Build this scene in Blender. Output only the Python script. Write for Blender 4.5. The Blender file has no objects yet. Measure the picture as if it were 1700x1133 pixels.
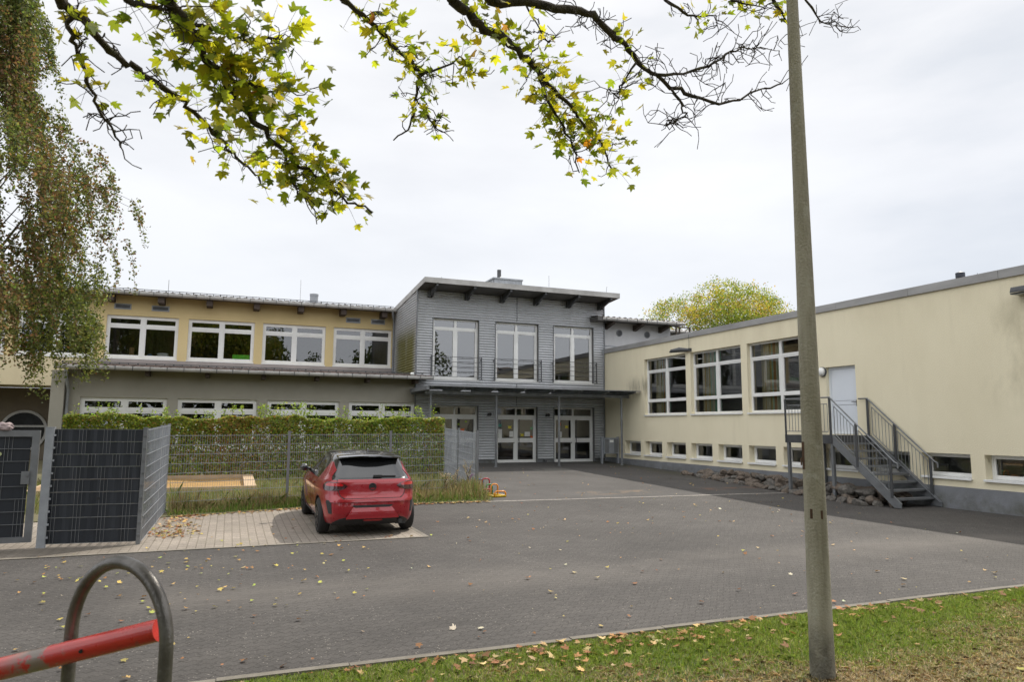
import bpy, bmesh, math, random
import numpy as np
from mathutils import Vector, Matrix, noise as mnoise

# ------------------------------------------------------------------ camera, sky, sun, exposure
S = bpy.context.scene
C = S.collection
cam_d = bpy.data.cameras.new("camera")
cam = bpy.data.objects.new("camera", cam_d)
C.objects.link(cam)
R_ = Matrix(((0.92823, -0.37195, 0.00623), (-0.0509, -0.11039, 0.99258), (0.36851, 0.92166, 0.1214)))
cam.matrix_world = Matrix.Translation((0, 0, 1.95)) @ Matrix((R_[0], R_[1], -R_[2])).transposed().to_4x4()
cam_d.sensor_width = 36
cam_d.lens = 24.58
cam_d.clip_end = 2000
cam_d.dof.use_dof = True
cam_d.dof.focus_distance = 11
cam_d.dof.aperture_fstop = 3.5
S.camera = cam
S.view_settings.view_transform = 'Standard'
S.view_settings.look = 'None'
S.view_settings.exposure = 0.22
S.view_settings.gamma = 1
S.render.engine = 'CYCLES'
S.cycles.use_denoising = True
S.cycles.max_bounces = 8
S.cycles.transparent_max_bounces = 24
S.cycles.caustics_reflective = False
S.cycles.caustics_refractive = False

SUN_EL, SUN_AZ = math.radians(51), math.radians(62)      # azimuth clockwise from +Y
sun_v = Vector((math.sin(SUN_AZ) * math.cos(SUN_EL), math.cos(SUN_AZ) * math.cos(SUN_EL), math.sin(SUN_EL)))

world = bpy.data.worlds.new("World")
S.world = world
world.use_nodes = True
wt = world.node_tree
for n in list(wt.nodes):
    wt.nodes.remove(n)


def wn(t, **k):
    n = wt.nodes.new(t)
    for a, b in k.items():
        setattr(n, a, b)
    return n


def ramp(node, stops):
    e = node.color_ramp.elements
    while len(e) > 1:
        e.remove(e[-1])
    e[0].position, e[0].color = stops[0][0], (*stops[0][1], 1)
    for p, c in stops[1:]:
        x = e.new(p)
        x.color = (*c, 1)


w_out = wn('ShaderNodeOutputWorld')
w_bg = wn('ShaderNodeBackground')
w_tc = wn('ShaderNodeTexCoord')
w_map = wn('ShaderNodeMapping')
w_map.inputs['Scale'].default_value = (1.0, 1.0, 3.2)
w_n1 = wn('ShaderNodeTexNoise')
w_n1.inputs['Scale'].default_value = 1.7
w_n1.inputs['Detail'].default_value = 7
w_n1.inputs['Roughness'].default_value = 0.5
w_r1 = wn('ShaderNodeValToRGB')
ramp(w_r1, [(0.30, (0.66, 0.69, 0.735)), (0.45, (0.835, 0.84, 0.86)), (0.64, (0.97, 0.97, 0.972))])
w_sep = wn('ShaderNodeSeparateXYZ')
w_hr = wn('ShaderNodeMapRange')          # thinner, bluer cloud low over the horizon
w_hr.inputs[1].default_value, w_hr.inputs[2].default_value = 0.0, 0.45
w_hr.inputs[3].default_value, w_hr.inputs[4].default_value = 0.6, 0.0
w_hm = wn('ShaderNodeMixRGB')
w_hm.inputs[2].default_value = (0.60, 0.65, 0.74, 1)
w_sky = wn('ShaderNodeTexSky', sky_type='NISHITA')
w_sky.sun_disc = False
w_sky.sun_elevation = SUN_EL
w_sky.sun_rotation = SUN_AZ
w_sm = wn('ShaderNodeVectorMath', operation='SCALE')
w_sm.inputs['Scale'].default_value = 0.10
w_mx = wn('ShaderNodeMixRGB')
w_mx.inputs[0].default_value = 0.92
w_dot = wn('ShaderNodeVectorMath', operation='DOT_PRODUCT')   # the cloud facing the sun is the brighter half of the sky
w_dot.inputs[1].default_value = (-0.45, -0.85, 0.25)
w_br = wn('ShaderNodeMapRange')
w_br.inputs[1].default_value, w_br.inputs[2].default_value = -0.45, 0.75
w_br.inputs[3].default_value, w_br.inputs[4].default_value = 1.0, 1.9
L = wt.links.new
L(w_tc.outputs['Generated'], w_map.inputs[0])
L(w_map.outputs[0], w_n1.inputs['Vector'])
L(w_n1.outputs['Fac'], w_r1.inputs[0])
L(w_tc.outputs['Generated'], w_sep.inputs[0])
L(w_sep.outputs['Z'], w_hr.inputs[0])
L(w_hr.outputs[0], w_hm.inputs[0])
L(w_r1.outputs[0], w_hm.inputs[1])
L(w_sky.outputs[0], w_sm.inputs[0])
L(w_sm.outputs[0], w_mx.inputs[1])
L(w_hm.outputs[0], w_mx.inputs[2])
L(w_tc.outputs['Generated'], w_dot.inputs[0])
L(w_dot.outputs['Value'], w_br.inputs[0])
L(w_mx.outputs[0], w_bg.inputs['Color'])
L(w_br.outputs[0], w_bg.inputs['Strength'])
L(w_bg.outputs[0], w_out.inputs['Surface'])

sun_d = bpy.data.lights.new("sun", 'SUN')
sun_d.energy = 3.8
sun_d.angle = math.radians(0.9)
sun_d.color = (1.0, 0.94, 0.85)
sun_o = bpy.data.objects.new("sun", sun_d)
C.objects.link(sun_o)
sun_o.location = (30, 20, 40)
sun_o.rotation_euler = (-sun_v).to_track_quat('-Z', 'Y').to_euler()

# ------------------------------------------------------------------ helpers
rng = np.random.default_rng(7)
rnd = random.Random(5)
WL = {}                                  # world location of every object's origin


def zg(y):
    return min(max(0.02 * (y - 13.5), 0.0), 0.33)


def link(o, parent=None, loc=(0, 0, 0)):
    C.objects.link(o)
    if parent is not None:
        o.parent = parent
        WL[o.name] = WL[parent.name] + Vector(loc)
    else:
        WL[o.name] = Vector(loc)
    o.location = loc
    return o


def tag(o, label=None, cat=None, group=None, kind=None):
    for k, v in (('label', label), ('category', cat), ('group', group), ('kind', kind)):
        if v:
            o[k] = v
    return o


def thing(name, label, cat, loc=(0, 0, 0), group=None):
    o = bpy.data.objects.new(name, None)
    o.empty_display_size = 0.2
    link(o, None, loc)
    return tag(o, label, cat, group)


def copy_tree(o, parent=None):
    c = o.copy()
    C.objects.link(c)
    c.parent = parent
    for ch in o.children:
        copy_tree(ch, c)
    return c


class MB:
    def __init__(s):
        s.v, s.f, s.m = [], [], []
        s.cur = 0

    def add(s, vs, fs):
        b = len(s.v)
        s.v += [tuple(p) for p in vs]
        s.f += [tuple(b + i for i in f) for f in fs]
        s.m += [s.cur] * len(fs)
        return s

    def box(s, x0, y0, z0, x1, y1, z1):
        x0, x1 = min(x0, x1), max(x0, x1)
        y0, y1 = min(y0, y1), max(y0, y1)
        z0, z1 = min(z0, z1), max(z0, z1)
        return s.add([(x0, y0, z0), (x1, y0, z0), (x1, y1, z0), (x0, y1, z0), (x0, y0, z1), (x1, y0, z1), (x1, y1, z1), (x0, y1, z1)],
                     [(0, 3, 2, 1), (4, 5, 6, 7), (0, 1, 5, 4), (1, 2, 6, 5), (2, 3, 7, 6), (3, 0, 4, 7)])

    def bar(s, p, q, w, h, up=(0, 0, 1)):
        """a rectangular bar from p to q, w wide, h high"""
        p, q = Vector(p), Vector(q)
        d = (q - p).normalized()
        u = Vector(up)
        a = d.cross(u).normalized()
        u = a.cross(d).normalized()
        vs = []
        for e in (p, q):
            for i, j in ((-1, -1), (1, -1), (1, 1), (-1, 1)):
                vs.append(e + a * (i * w / 2) + u * (j * h / 2))
        return s.add(vs, [(0, 3, 2, 1), (4, 5, 6, 7), (0, 1, 5, 4), (1, 2, 6, 5), (2, 3, 7, 6), (3, 0, 4, 7)])

    def tube(s, pts, r, n=8, caps=True):
        pts = [Vector(p) for p in pts]
        k = len(pts)
        rs = r if isinstance(r, (list, tuple)) else [r] * k
        vs, fs = [], []
        a = None
        for i, p in enumerate(pts):
            d = (pts[min(i + 1, k - 1)] - pts[max(i - 1, 0)])
            d = d.normalized() if d.length > 1e-9 else Vector((0, 0, 1))
            if a is None:
                a = d.orthogonal().normalized()
            a = (a - d * a.dot(d))
            a = a.normalized() if a.length > 1e-6 else d.orthogonal().normalized()
            b = d.cross(a)
            for j in range(n):
                t = 2 * math.pi * j / n
                vs.append(p + (a * math.cos(t) + b * math.sin(t)) * rs[i])
        for i in range(k - 1):
            for j in range(n):
                fs.append((i * n + j, i * n + (j + 1) % n, (i + 1) * n + (j + 1) % n, (i + 1) * n + j))
        if caps:
            fs.append(tuple(range(n - 1, -1, -1)))
            fs.append(tuple(range((k - 1) * n, k * n)))
        return s.add(vs, fs)

    def lathe(s, prof, o=(0, 0, 0), axis='z', n=20):
        vs, fs = [], []
        for r, h in prof:
            for j in range(n):
                t = 2 * math.pi * j / n
                c, d = r * math.cos(t), r * math.sin(t)
                p = (c, d, h) if axis == 'z' else ((h, c, d) if axis == 'x' else (c, h, d))
                vs.append((o[0] + p[0], o[1] + p[1], o[2] + p[2]))
        for i in range(len(prof) - 1):
            for j in range(n):
                fs.append((i * n + j, i * n + (j + 1) % n, (i + 1) * n + (j + 1) % n, (i + 1) * n + j))
        fs.append(tuple(range(n - 1, -1, -1)))
        fs.append(tuple(range((len(prof) - 1) * n, len(prof) * n)))
        return s.add(vs, fs)

    def prism(s, poly, p0, p1):
        """poly = list of 3-d points on one face, offset from p0 to p1 (vectors added)"""
        a, b = Vector(p0), Vector(p1)
        n = len(poly)
        vs = [Vector(p) + a for p in poly] + [Vector(p) + b for p in poly]
        fs = [tuple(range(n - 1, -1, -1)), tuple(range(n, 2 * n))] + [(i, (i + 1) % n, n + (i + 1) % n, n + i) for i in range(n)]
        return s.add(vs, fs)

    def build(s, name, mats, parent=None, smooth=False, world=True, recalc=True, angle=None):
        me = bpy.data.meshes.new(name)
        off = WL[parent.name] if (parent is not None and world) else Vector((0, 0, 0))
        me.from_pydata([(p[0] - off[0], p[1] - off[1], p[2] - off[2]) for p in s.v], [], s.f)
        for m in (mats if isinstance(mats, (list, tuple)) else [mats]):
            me.materials.append(m)
        me.polygons.foreach_set('material_index', s.m)
        if recalc:
            bm = bmesh.new()
            bm.from_mesh(me)
            bmesh.ops.recalc_face_normals(bm, faces=bm.faces)
            if smooth and angle is not None:
                for e in bm.edges:
                    if len(e.link_faces) == 2 and e.calc_face_angle(0) > angle:
                        e.smooth = False
            bm.to_mesh(me)
            bm.free()
        if smooth:
            me.polygons.foreach_set('use_smooth', [True] * len(me.polygons))
        me.update()
        o = bpy.data.objects.new(name, me)
        return link(o, parent)


class UB(MB):
    """boxes given along a wall: u along it, v up, w outward from its face"""

    def __init__(s, axis, at):
        super().__init__()
        s.axis, s.at = axis, at

    def P(s, u, v, w):
        return (u, s.at - w, v) if s.axis == 'y' else (s.at - w, u, v)

    def b(s, u0, u1, v0, v1, w0, w1):
        return s.box(*s.P(u0, v0, w0), *s.P(u1, v1, w1))

    def q(s, u0, u1, v0, v1, w):
        return s.add([s.P(u0, v0, w), s.P(u1, v0, w), s.P(u1, v1, w), s.P(u0, v1, w)], [(0, 1, 2, 3) if s.axis == 'y' else (3, 2, 1, 0)])


def leaf_mesh(name, P, N, size, cols, shape, mat, parent=None, spin=None, fold=0.0):
    """many small flat leaves: P centres, N facing directions, shape = outline in the leaf's own plane"""
    n = len(P)
    P, N = np.asarray(P, float), np.asarray(N, float)
    N /= np.linalg.norm(N, axis=1, keepdims=True) + 1e-9
    a = np.cross(N, rng.normal(size=(n, 3)))
    a /= np.linalg.norm(a, axis=1, keepdims=True) + 1e-9
    if spin is not None:                       # leaves whose tip direction is wanted
        a = spin - N * (spin * N).sum(1, keepdims=True)
        a /= np.linalg.norm(a, axis=1, keepdims=True) + 1e-9
    b = np.cross(N, a)
    sh = np.asarray(shape, float)
    k = len(sh)
    size = np.broadcast_to(np.asarray(size, float), (n,))
    V = P[:, None, :] + size[:, None, None] * (a[:, None, :] * sh[None, :, 0:1] + b[:, None, :] * sh[None, :, 1:2])
    if fold:
        V += (N * size[:, None])[:, None, :] * (np.abs(sh[:, 1]) * fold)[None, :, None] * rng.uniform(0.2, 1.6, (n, 1, 1))
    off = np.array(WL[parent.name]) if parent is not None else np.zeros(3)
    V = (V.reshape(-1, 3) - off).astype(np.float32)
    me = bpy.data.meshes.new(name)
    me.vertices.add(n * k)
    me.vertices.foreach_set('co', V.ravel())
    me.loops.add(n * k)
    me.loops.foreach_set('vertex_index', np.arange(n * k, dtype=np.int32))
    me.polygons.add(n)
    me.polygons.foreach_set('loop_start', np.arange(0, n * k, k, dtype=np.int32))
    me.polygons.foreach_set('loop_total', np.full(n, k, dtype=np.int32))
    me.update(calc_edges=True)
    ca = me.color_attributes.new('tint', 'FLOAT_COLOR', 'POINT')
    cc = np.ones((n, k, 4), np.float32)
    cc[:, :, :3] = np.asarray(cols)[:, None, :]
    ca.data.foreach_set('color', cc.ravel())
    me.materials.append(mat)
    o = bpy.data.objects.new(name, me)
    return link(o, parent)


def palette(n, cols, jitter=0.18, w=None):
    cols = np.asarray(cols, float)
    i = rng.choice(len(cols), n, p=w)
    return np.clip(cols[i] * (1 + rng.normal(0, jitter, (n, 1))) * (1 + rng.normal(0, 0.06, (n, 3))), 0.003, 0.9)


RHOMB = [(-0.5, 0), (-0.1, 0.3), (0.5, 0), (-0.1, -0.3)]
OVAL = [(-0.5, 0), (-0.2, 0.28), (0.2, 0.25), (0.5, 0), (0.2, -0.25), (-0.2, -0.28)]
MAPLE = [(-0.42, 0.0), (-0.40, 0.20), (-0.16, 0.52), (-0.13, 0.28), (0.10, 0.50), (0.34, 0.52), (0.18, 0.22), (0.34, 0.14), (0.60, 0.0),
         (0.34, -0.14), (0.18, -0.22), (0.34, -0.52), (0.10, -0.50), (-0.13, -0.28), (-0.16, -0.52), (-0.40, -0.20)]


# ------------------------------------------------------------------ materials
def nt_new(name):
    m = bpy.data.materials.new(name)
    m.use_nodes = True
    t = m.node_tree
    return m, t, t.nodes['Principled BSDF']


def nd(t, ty, ins=None, **k):
    n = t.nodes.new(ty)
    for a, b in k.items():
        setattr(n, a, b)
    for a, b in (ins or {}).items():
        n.inputs[a].default_value = b
    return n


def pm(name, c1, c2=None, scale=4.0, rough=0.6, metal=0.0, bump=0.0, bscale=60.0, stretch=(1, 1, 1), lo=0.35, hi=0.65, spec=0.5, coat=0.0):
    """principled material: two colours mixed by noise, a fine noise in the roughness and a bump"""
    m, t, p = nt_new(name)
    p.inputs['Roughness'].default_value = rough
    p.inputs['Metallic'].default_value = metal
    p.inputs['Specular IOR Level'].default_value = spec
    p.inputs['Coat Weight'].default_value = coat
    p.inputs['Coat Roughness'].default_value = 0.03
    tc = nd(t, 'ShaderNodeTexCoord')
    mp = nd(t, 'ShaderNodeMapping')
    mp.inputs['Scale'].default_value = stretch
    t.links.new(tc.outputs['Object'], mp.inputs[0])
    n1 = nd(t, 'ShaderNodeTexNoise', {'Scale': scale, 'Detail': 8.0, 'Roughness': 0.62})
    t.links.new(mp.outputs[0], n1.inputs['Vector'])
    r = nd(t, 'ShaderNodeValToRGB')
    ramp(r, [(lo, c1), (hi, c2 or tuple(x * 0.82 for x in c1))])
    t.links.new(n1.outputs['Fac'], r.inputs[0])
    t.links.new(r.outputs[0], p.inputs['Base Color'])
    mr = nd(t, 'ShaderNodeMapRange', {1: 0.3, 2: 0.7, 3: max(rough - 0.08, 0.02), 4: min(rough + 0.1, 1)})
    t.links.new(n1.outputs['Fac'], mr.inputs[0])
    t.links.new(mr.outputs[0], p.inputs['Roughness'])
    if bump:
        n2 = nd(t, 'ShaderNodeTexNoise', {'Scale': bscale, 'Detail': 4.0})
        t.links.new(tc.outputs['Object'], n2.inputs['Vector'])
        b = nd(t, 'ShaderNodeBump', {'Strength': bump, 'Distance': 0.02})
        t.links.new(n2.outputs['Fac'], b.inputs['Height'])
        t.links.new(b.outputs[0], p.inputs['Normal'])
    m['ramp'] = r.name
    return m


def mixin(m, mask_fn, colour, amount=1.0):
    """mix another colour into a pm material where mask_fn's nodes say so"""
    t = m.node_tree
    p = t.nodes['Principled BSDF']
    src = p.inputs['Base Color'].links[0].from_socket
    mx = nd(t, 'ShaderNodeMixRGB')
    mx.inputs[2].default_value = (*colour, 1)
    f = mask_fn(t)
    if amount != 1:
        k = nd(t, 'ShaderNodeMath', {1: amount}, operation='MULTIPLY')
        t.links.new(f, k.inputs[0])
        f = k.outputs[0]
    t.links.new(f, mx.inputs[0])
    t.links.new(src, mx.inputs[1])
    t.links.new(mx.outputs[0], p.inputs['Base Color'])
    return m


def noise_mask(scale, lo, hi, stretch=(1, 1, 1), box=None, soft=0.3, offset=(0, 0, 0)):
    """noise threshold, optionally only inside a soft box (x0,x1,y0,y1,z0,z1; None = open) in object coordinates"""
    def fn(t):
        tc = nd(t, 'ShaderNodeTexCoord')
        mp = nd(t, 'ShaderNodeMapping')
        mp.inputs['Scale'].default_value = stretch
        mp.inputs['Location'].default_value = offset
        t.links.new(tc.outputs['Object'], mp.inputs[0])
        n = nd(t, 'ShaderNodeTexNoise', {'Scale': scale, 'Detail': 9.0, 'Roughness': 0.65})
        t.links.new(mp.outputs[0], n.inputs['Vector'])
        r = nd(t, 'ShaderNodeMapRange', {1: lo, 2: hi, 3: 0.0, 4: 1.0})
        t.links.new(n.outputs['Fac'], r.inputs[0])
        out = r.outputs[0]
        if box:
            sp = nd(t, 'ShaderNodeSeparateXYZ')
            t.links.new(tc.outputs['Object'], sp.inputs[0])
            for i, (ax, sgn) in enumerate((('X', 1), ('X', -1), ('Y', 1), ('Y', -1), ('Z', 1), ('Z', -1))):
                if box[i] is None:
                    continue
                a, b = (box[i] - soft, box[i] + soft) if sgn == 1 else (box[i] + soft, box[i] - soft)
                q = nd(t, 'ShaderNodeMapRange', {1: a, 2: b, 3: 0.0, 4: 1.0})
                q.interpolation_type = 'SMOOTHSTEP'
                t.links.new(sp.outputs[ax], q.inputs[0])
                k = nd(t, 'ShaderNodeMath', operation='MULTIPLY')
                t.links.new(out, k.inputs[0])
                t.links.new(q.outputs[0], k.inputs[1])
                out = k.outputs[0]
        return out
    return fn


def leaf_mat(name, trans=0.45, rough=0.5):
    m, t, p = nt_new(name)
    p.inputs['Roughness'].default_value = rough
    p.inputs['Specular IOR Level'].default_value = 0.35
    at = nd(t, 'ShaderNodeAttribute', attribute_name='tint')
    t.links.new(at.outputs['Color'], p.inputs['Base Color'])
    tr = nd(t, 'ShaderNodeBsdfTranslucent')
    g = nd(t, 'ShaderNodeMixRGB', {0: 0.35}, blend_type='MULTIPLY')
    g.inputs[2].default_value = (1.0, 1.0, 0.35, 1)
    t.links.new(at.outputs['Color'], g.inputs[1])
    br = nd(t, 'ShaderNodeVectorMath', operation='SCALE')
    br.inputs['Scale'].default_value = 1.7
    t.links.new(g.outputs[0], br.inputs[0])
    t.links.new(br.outputs[0], tr.inputs['Color'])
    mx = nd(t, 'ShaderNodeMixShader', {0: trans})
    t.links.new(p.outputs[0], mx.inputs[1])
    t.links.new(tr.outputs[0], mx.inputs[2])
    t.links.new(mx.outputs[0], t.nodes['Material Output'].inputs['Surface'])
    return m


def glass_mat(name, tint=(0.75, 0.8, 0.8), refl=1.45, base=0.02, wob=0.004):
    m, t, p = nt_new(name)
    t.nodes.remove(p)
    f = nd(t, 'ShaderNodeFresnel', {'IOR': 1.52})
    k = nd(t, 'ShaderNodeMath', {1: refl, 2: base}, operation='MULTIPLY_ADD', use_clamp=True)
    t.links.new(f.outputs[0], k.inputs[0])
    tr = nd(t, 'ShaderNodeBsdfTransparent')
    tr.inputs['Color'].default_value = (*tint, 1)
    gl = nd(t, 'ShaderNodeBsdfGlossy', {'Roughness': 0.0})
    tc = nd(t, 'ShaderNodeTexCoord')
    n = nd(t, 'ShaderNodeTexNoise', {'Scale': 1.3, 'Detail': 1.0})
    t.links.new(tc.outputs['Object'], n.inputs['Vector'])
    b = nd(t, 'ShaderNodeBump', {'Strength': wob, 'Distance': 0.2})
    t.links.new(n.outputs['Fac'], b.inputs['Height'])
    t.links.new(b.outputs[0], gl.inputs['Normal'])
    mx = nd(t, 'ShaderNodeMixShader')
    t.links.new(k.outputs[0], mx.inputs[0])
    t.links.new(tr.outputs[0], mx.inputs[1])
    t.links.new(gl.outputs[0], mx.inputs[2])
    t.links.new(mx.outputs[0], t.nodes['Material Output'].inputs['Surface'])
    return m


def paver_mat(name, c1, c2, joint, bw, bh, zig=0.0, offset=0.5, joint_w=0.006, speck=None, rot=0.0):
    m, t, p = nt_new(name)
    p.inputs['Roughness'].default_value = 0.85
    p.inputs['Specular IOR Level'].default_value = 0.3
    tc = nd(t, 'ShaderNodeTexCoord')
    mp = nd(t, 'ShaderNodeMapping')
    mp.inputs['Rotation'].default_value = (0, 0, rot)
    t.links.new(tc.outputs['Object'], mp.inputs[0])
    v = mp.outputs[0]
    if zig:
        sp = nd(t, 'ShaderNodeSeparateXYZ')
        t.links.new(v, sp.inputs[0])
        pp = nd(t, 'ShaderNodeMath', {1: zig}, operation='PINGPONG')
        t.links.new(sp.outputs['Y'], pp.inputs[0])
        ad = nd(t, 'ShaderNodeMath', operation='ADD')
        t.links.new(sp.outputs['X'], ad.inputs[0])
        t.links.new(pp.outputs[0], ad.inputs[1])
        p2 = nd(t, 'ShaderNodeMath', {1: zig}, operation='PINGPONG')
        t.links.new(sp.outputs['X'], p2.inputs[0])
        a2 = nd(t, 'ShaderNodeMath', operation='ADD')
        t.links.new(sp.outputs['Y'], a2.inputs[0])
        t.links.new(p2.outputs[0], a2.inputs[1])
        cb = nd(t, 'ShaderNodeCombineXYZ')
        t.links.new(ad.outputs[0], cb.inputs[0])
        t.links.new(a2.outputs[0], cb.inputs[1])
        v = cb.outputs[0]
    br = nd(t, 'ShaderNodeTexBrick', {'Scale': 1.0, 'Mortar Size': joint_w, 'Mortar Smooth': 0.25, 'Bias': 0.0, 'Brick Width': bw, 'Row Height': bh})
    br.offset = offset
    br.inputs['Color1'].default_value = (*c1, 1)
    br.inputs['Color2'].default_value = (*c2, 1)
    br.inputs['Mortar'].default_value = (*joint, 1)
    t.links.new(v, br.inputs['Vector'])
    # broad wear and fine grit
    n1 = nd(t, 'ShaderNodeTexNoise', {'Scale': 0.35, 'Detail': 8.0, 'Roughness': 0.7})
    n2 = nd(t, 'ShaderNodeTexNoise', {'Scale': 55.0, 'Detail': 3.0, 'Roughness': 0.7})
    for n in (n1, n2):
        t.links.new(tc.outputs['Object'], n.inputs['Vector'])
    r1 = nd(t, 'ShaderNodeMapRange', {1: 0.3, 2: 0.7, 3: 0.72, 4: 1.28})
    r2 = nd(t, 'ShaderNodeMapRange', {1: 0.25, 2: 0.75, 3: 0.62, 4: 1.38})
    t.links.new(n1.outputs['Fac'], r1.inputs[0])
    t.links.new(n2.outputs['Fac'], r2.inputs[0])
    k = nd(t, 'ShaderNodeMath', operation='MULTIPLY')
    t.links.new(r1.outputs[0], k.inputs[0])
    t.links.new(r2.outputs[0], k.inputs[1])
    sc = nd(t, 'ShaderNodeVectorMath', operation='SCALE')
    t.links.new(br.outputs['Color'], sc.inputs[0])
    t.links.new(k.outputs[0], sc.inputs['Scale'])
    src = sc.outputs[0]
    if speck:
        vo = nd(t, 'ShaderNodeTexVoronoi', {'Scale': 26.0})
        t.links.new(tc.outputs['Object'], vo.inputs['Vector'])
        rr = nd(t, 'ShaderNodeMapRange', {1: 0.10, 2: 0.20, 3: 0.75, 4: 0.0})
        t.links.new(vo.outputs['Distance'], rr.inputs[0])
        n3 = nd(t, 'ShaderNodeTexNoise', {'Scale': 3.0, 'Detail': 4.0})
        t.links.new(tc.outputs['Object'], n3.inputs['Vector'])
        r3 = nd(t, 'ShaderNodeMapRange', {1: 0.45, 2: 0.6, 3: 0.0, 4: 1.0})
        t.links.new(n3.outputs['Fac'], r3.inputs[0])
        kk = nd(t, 'ShaderNodeMath', operation='MULTIPLY')
        t.links.new(rr.outputs[0], kk.inputs[0])
        t.links.new(r3.outputs[0], kk.inputs[1])
        mx = nd(t, 'ShaderNodeMixRGB')
        mx.inputs[2].default_value = (*speck, 1)
        t.links.new(kk.outputs[0], mx.inputs[0])
        t.links.new(src, mx.inputs[1])
        src = mx.outputs[0]
    t.links.new(src, p.inputs['Base Color'])
    b = nd(t, 'ShaderNodeBump', {'Strength': 0.5, 'Distance': 0.006}, invert=True)
    t.links.new(br.outputs['Fac'], b.inputs['Height'])
    b2 = nd(t, 'ShaderNodeBump', {'Strength': 0.35, 'Distance': 0.006})
    t.links.new(n2.outputs['Fac'], b2.inputs['Height'])
    t.links.new(b.outputs[0], b2.inputs['Normal'])
    t.links.new(b2.outputs[0], p.inputs['Normal'])
    return m


M = {}
M['white'] = pm('white_paint', (0.80, 0.80, 0.78), (0.70, 0.70, 0.68), 1.5, 0.4)
M['render_yellow'] = pm('yellow_render', (0.80, 0.73, 0.54), (0.755, 0.685, 0.50), 0.8, 0.9, bump=0.35, bscale=45, stretch=(1, 1, 0.35))
mixin(M['render_yellow'], noise_mask(2.2, 0.56, 0.80, (1, 1.2, 0.12)), (0.46, 0.40, 0.27), 0.18)
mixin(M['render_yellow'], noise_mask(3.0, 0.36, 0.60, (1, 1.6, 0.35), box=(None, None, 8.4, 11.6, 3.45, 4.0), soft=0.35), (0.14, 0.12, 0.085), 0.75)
mixin(M['render_yellow'], noise_mask(1.4, 0.45, 0.75, (1, 1, 0.5), box=(None, None, None, -4.8, 2.6, 4.9), soft=0.6), (0.40, 0.355, 0.235), 0.7)
mixin(M['render_yellow'], noise_mask(1.1, 0.40, 0.72, (1, 1, 0.3), box=(None, None, None, None, 4.85, None), soft=0.5), (0.50, 0.43, 0.29), 0.3)


def dots(scale, r):
    def fn(t):
        tc = nd(t, 'ShaderNodeTexCoord')
        v = nd(t, 'ShaderNodeTexVoronoi', {'Scale': scale})
        t.links.new(tc.outputs['Object'], v.inputs['Vector'])
        q = nd(t, 'ShaderNodeMapRange', {1: r * .6, 2: r, 3: 1.0, 4: 0.0})
        t.links.new(v.outputs['Distance'], q.inputs[0])
        return q.outputs[0]
    return fn


mixin(M['render_yellow'], dots(0.75, 0.022), (0.16, 0.14, 0.10), 0.8)
M['render_ochre'] = pm('ochre_render', (0.66, 0.525, 0.275), (0.61, 0.485, 0.25), 0.9, 0.9, bump=0.3, bscale=45, stretch=(1, 1, 0.4))
M['render_pale'] = pm('pale_yellow_render', (0.68, 0.585, 0.385), (0.62, 0.53, 0.35), 0.9, 0.9, bump=0.3, bscale=45, stretch=(1, 1, 0.3))
M['render_grey'] = pm('grey_beige_render', (0.34, 0.32, 0.27), (0.30, 0.285, 0.24), 0.9, 0.9, bump=0.3, bscale=45)
M['render_white'] = pm('white_render', (0.60, 0.60, 0.60), (0.48, 0.48, 0.49), 0.8, 0.9, stretch=(1, 1, 0.4))
M['plinth'] = pm('grey_plinth_paint', (0.21, 0.22, 0.235), (0.16, 0.165, 0.175), 1.6, 0.85, bump=0.3, bscale=30)
mixin(M['plinth'], noise_mask(2.6, 0.66, 0.70, (1, 1, 1.5)), (0.42, 0.41, 0.39), 0.8)
mixin(M['plinth'], noise_mask(2.0, 0.42, 0.65, box=(None, None, None, None, None, 0.34), soft=0.14), (0.085, 0.085, 0.06), 0.8)
M['zinc'] = pm('zinc_sheet', (0.40, 0.39, 0.37), (0.30, 0.29, 0.275), 2.0, 0.5, 0.25)
M['parapet'] = pm('parapet_sheet', (0.37, 0.365, 0.36), (0.25, 0.245, 0.24), 0.9, 0.6, 0.15, stretch=(1, 0.6, 2))
M['steel'] = pm('galvanised_steel', (0.20, 0.21, 0.22), (0.145, 0.15, 0.155), 3.0, 0.5, 0.35)
M['steel_light'] = pm('pale_galvanised_steel', (0.34, 0.36, 0.385), (0.25, 0.265, 0.285), 3.0, 0.5, 0.3)
M['steel_dark'] = pm('dark_steel', (0.085, 0.088, 0.092), (0.06, 0.062, 0.065), 3.0, 0.5, 0.3)
M['soffit'] = pm('dark_soffit', (0.115, 0.11, 0.105), (0.09, 0.086, 0.082), 1.5, 0.7)
M['wood_dark'] = pm('dark_timber', (0.07, 0.05, 0.038), (0.045, 0.033, 0.026), 4.0, 0.8, stretch=(1, 1, 4))
M['tile'] = pm('brown_roof_tile', (0.17, 0.12, 0.10), (0.10, 0.075, 0.065), 2.0, 0.55)
M['flash'] = pm('mauve_flashing', (0.37, 0.32, 0.30), (0.29, 0.26, 0.245), 1.5, 0.55)
M['interior'] = pm('room_paint', (0.16, 0.15, 0.135), (0.12, 0.115, 0.105), 0.7, 0.9)
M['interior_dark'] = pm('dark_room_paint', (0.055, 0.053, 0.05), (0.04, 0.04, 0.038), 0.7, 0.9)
M['black'] = pm('black_plastic', (0.012, 0.012, 0.013), (0.02, 0.02, 0.021), 5, 0.5)
M['glass'] = glass_mat('window_glass', (0.86, 0.9, 0.9), 2.3, 0.055)
M['glass_hall'] = glass_mat('hall_window_glass', (0.9, 0.93, 0.92), 2.6, 0.03)
M['glass_entrance'] = glass_mat('entrance_window_glass', (0.8, 0.86, 0.88), 2.7, 0.10)
M['room_light'] = pm('pale_room_paint', (0.42, 0.42, 0.40), (0.36, 0.36, 0.34), 0.7, 0.9)
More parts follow.
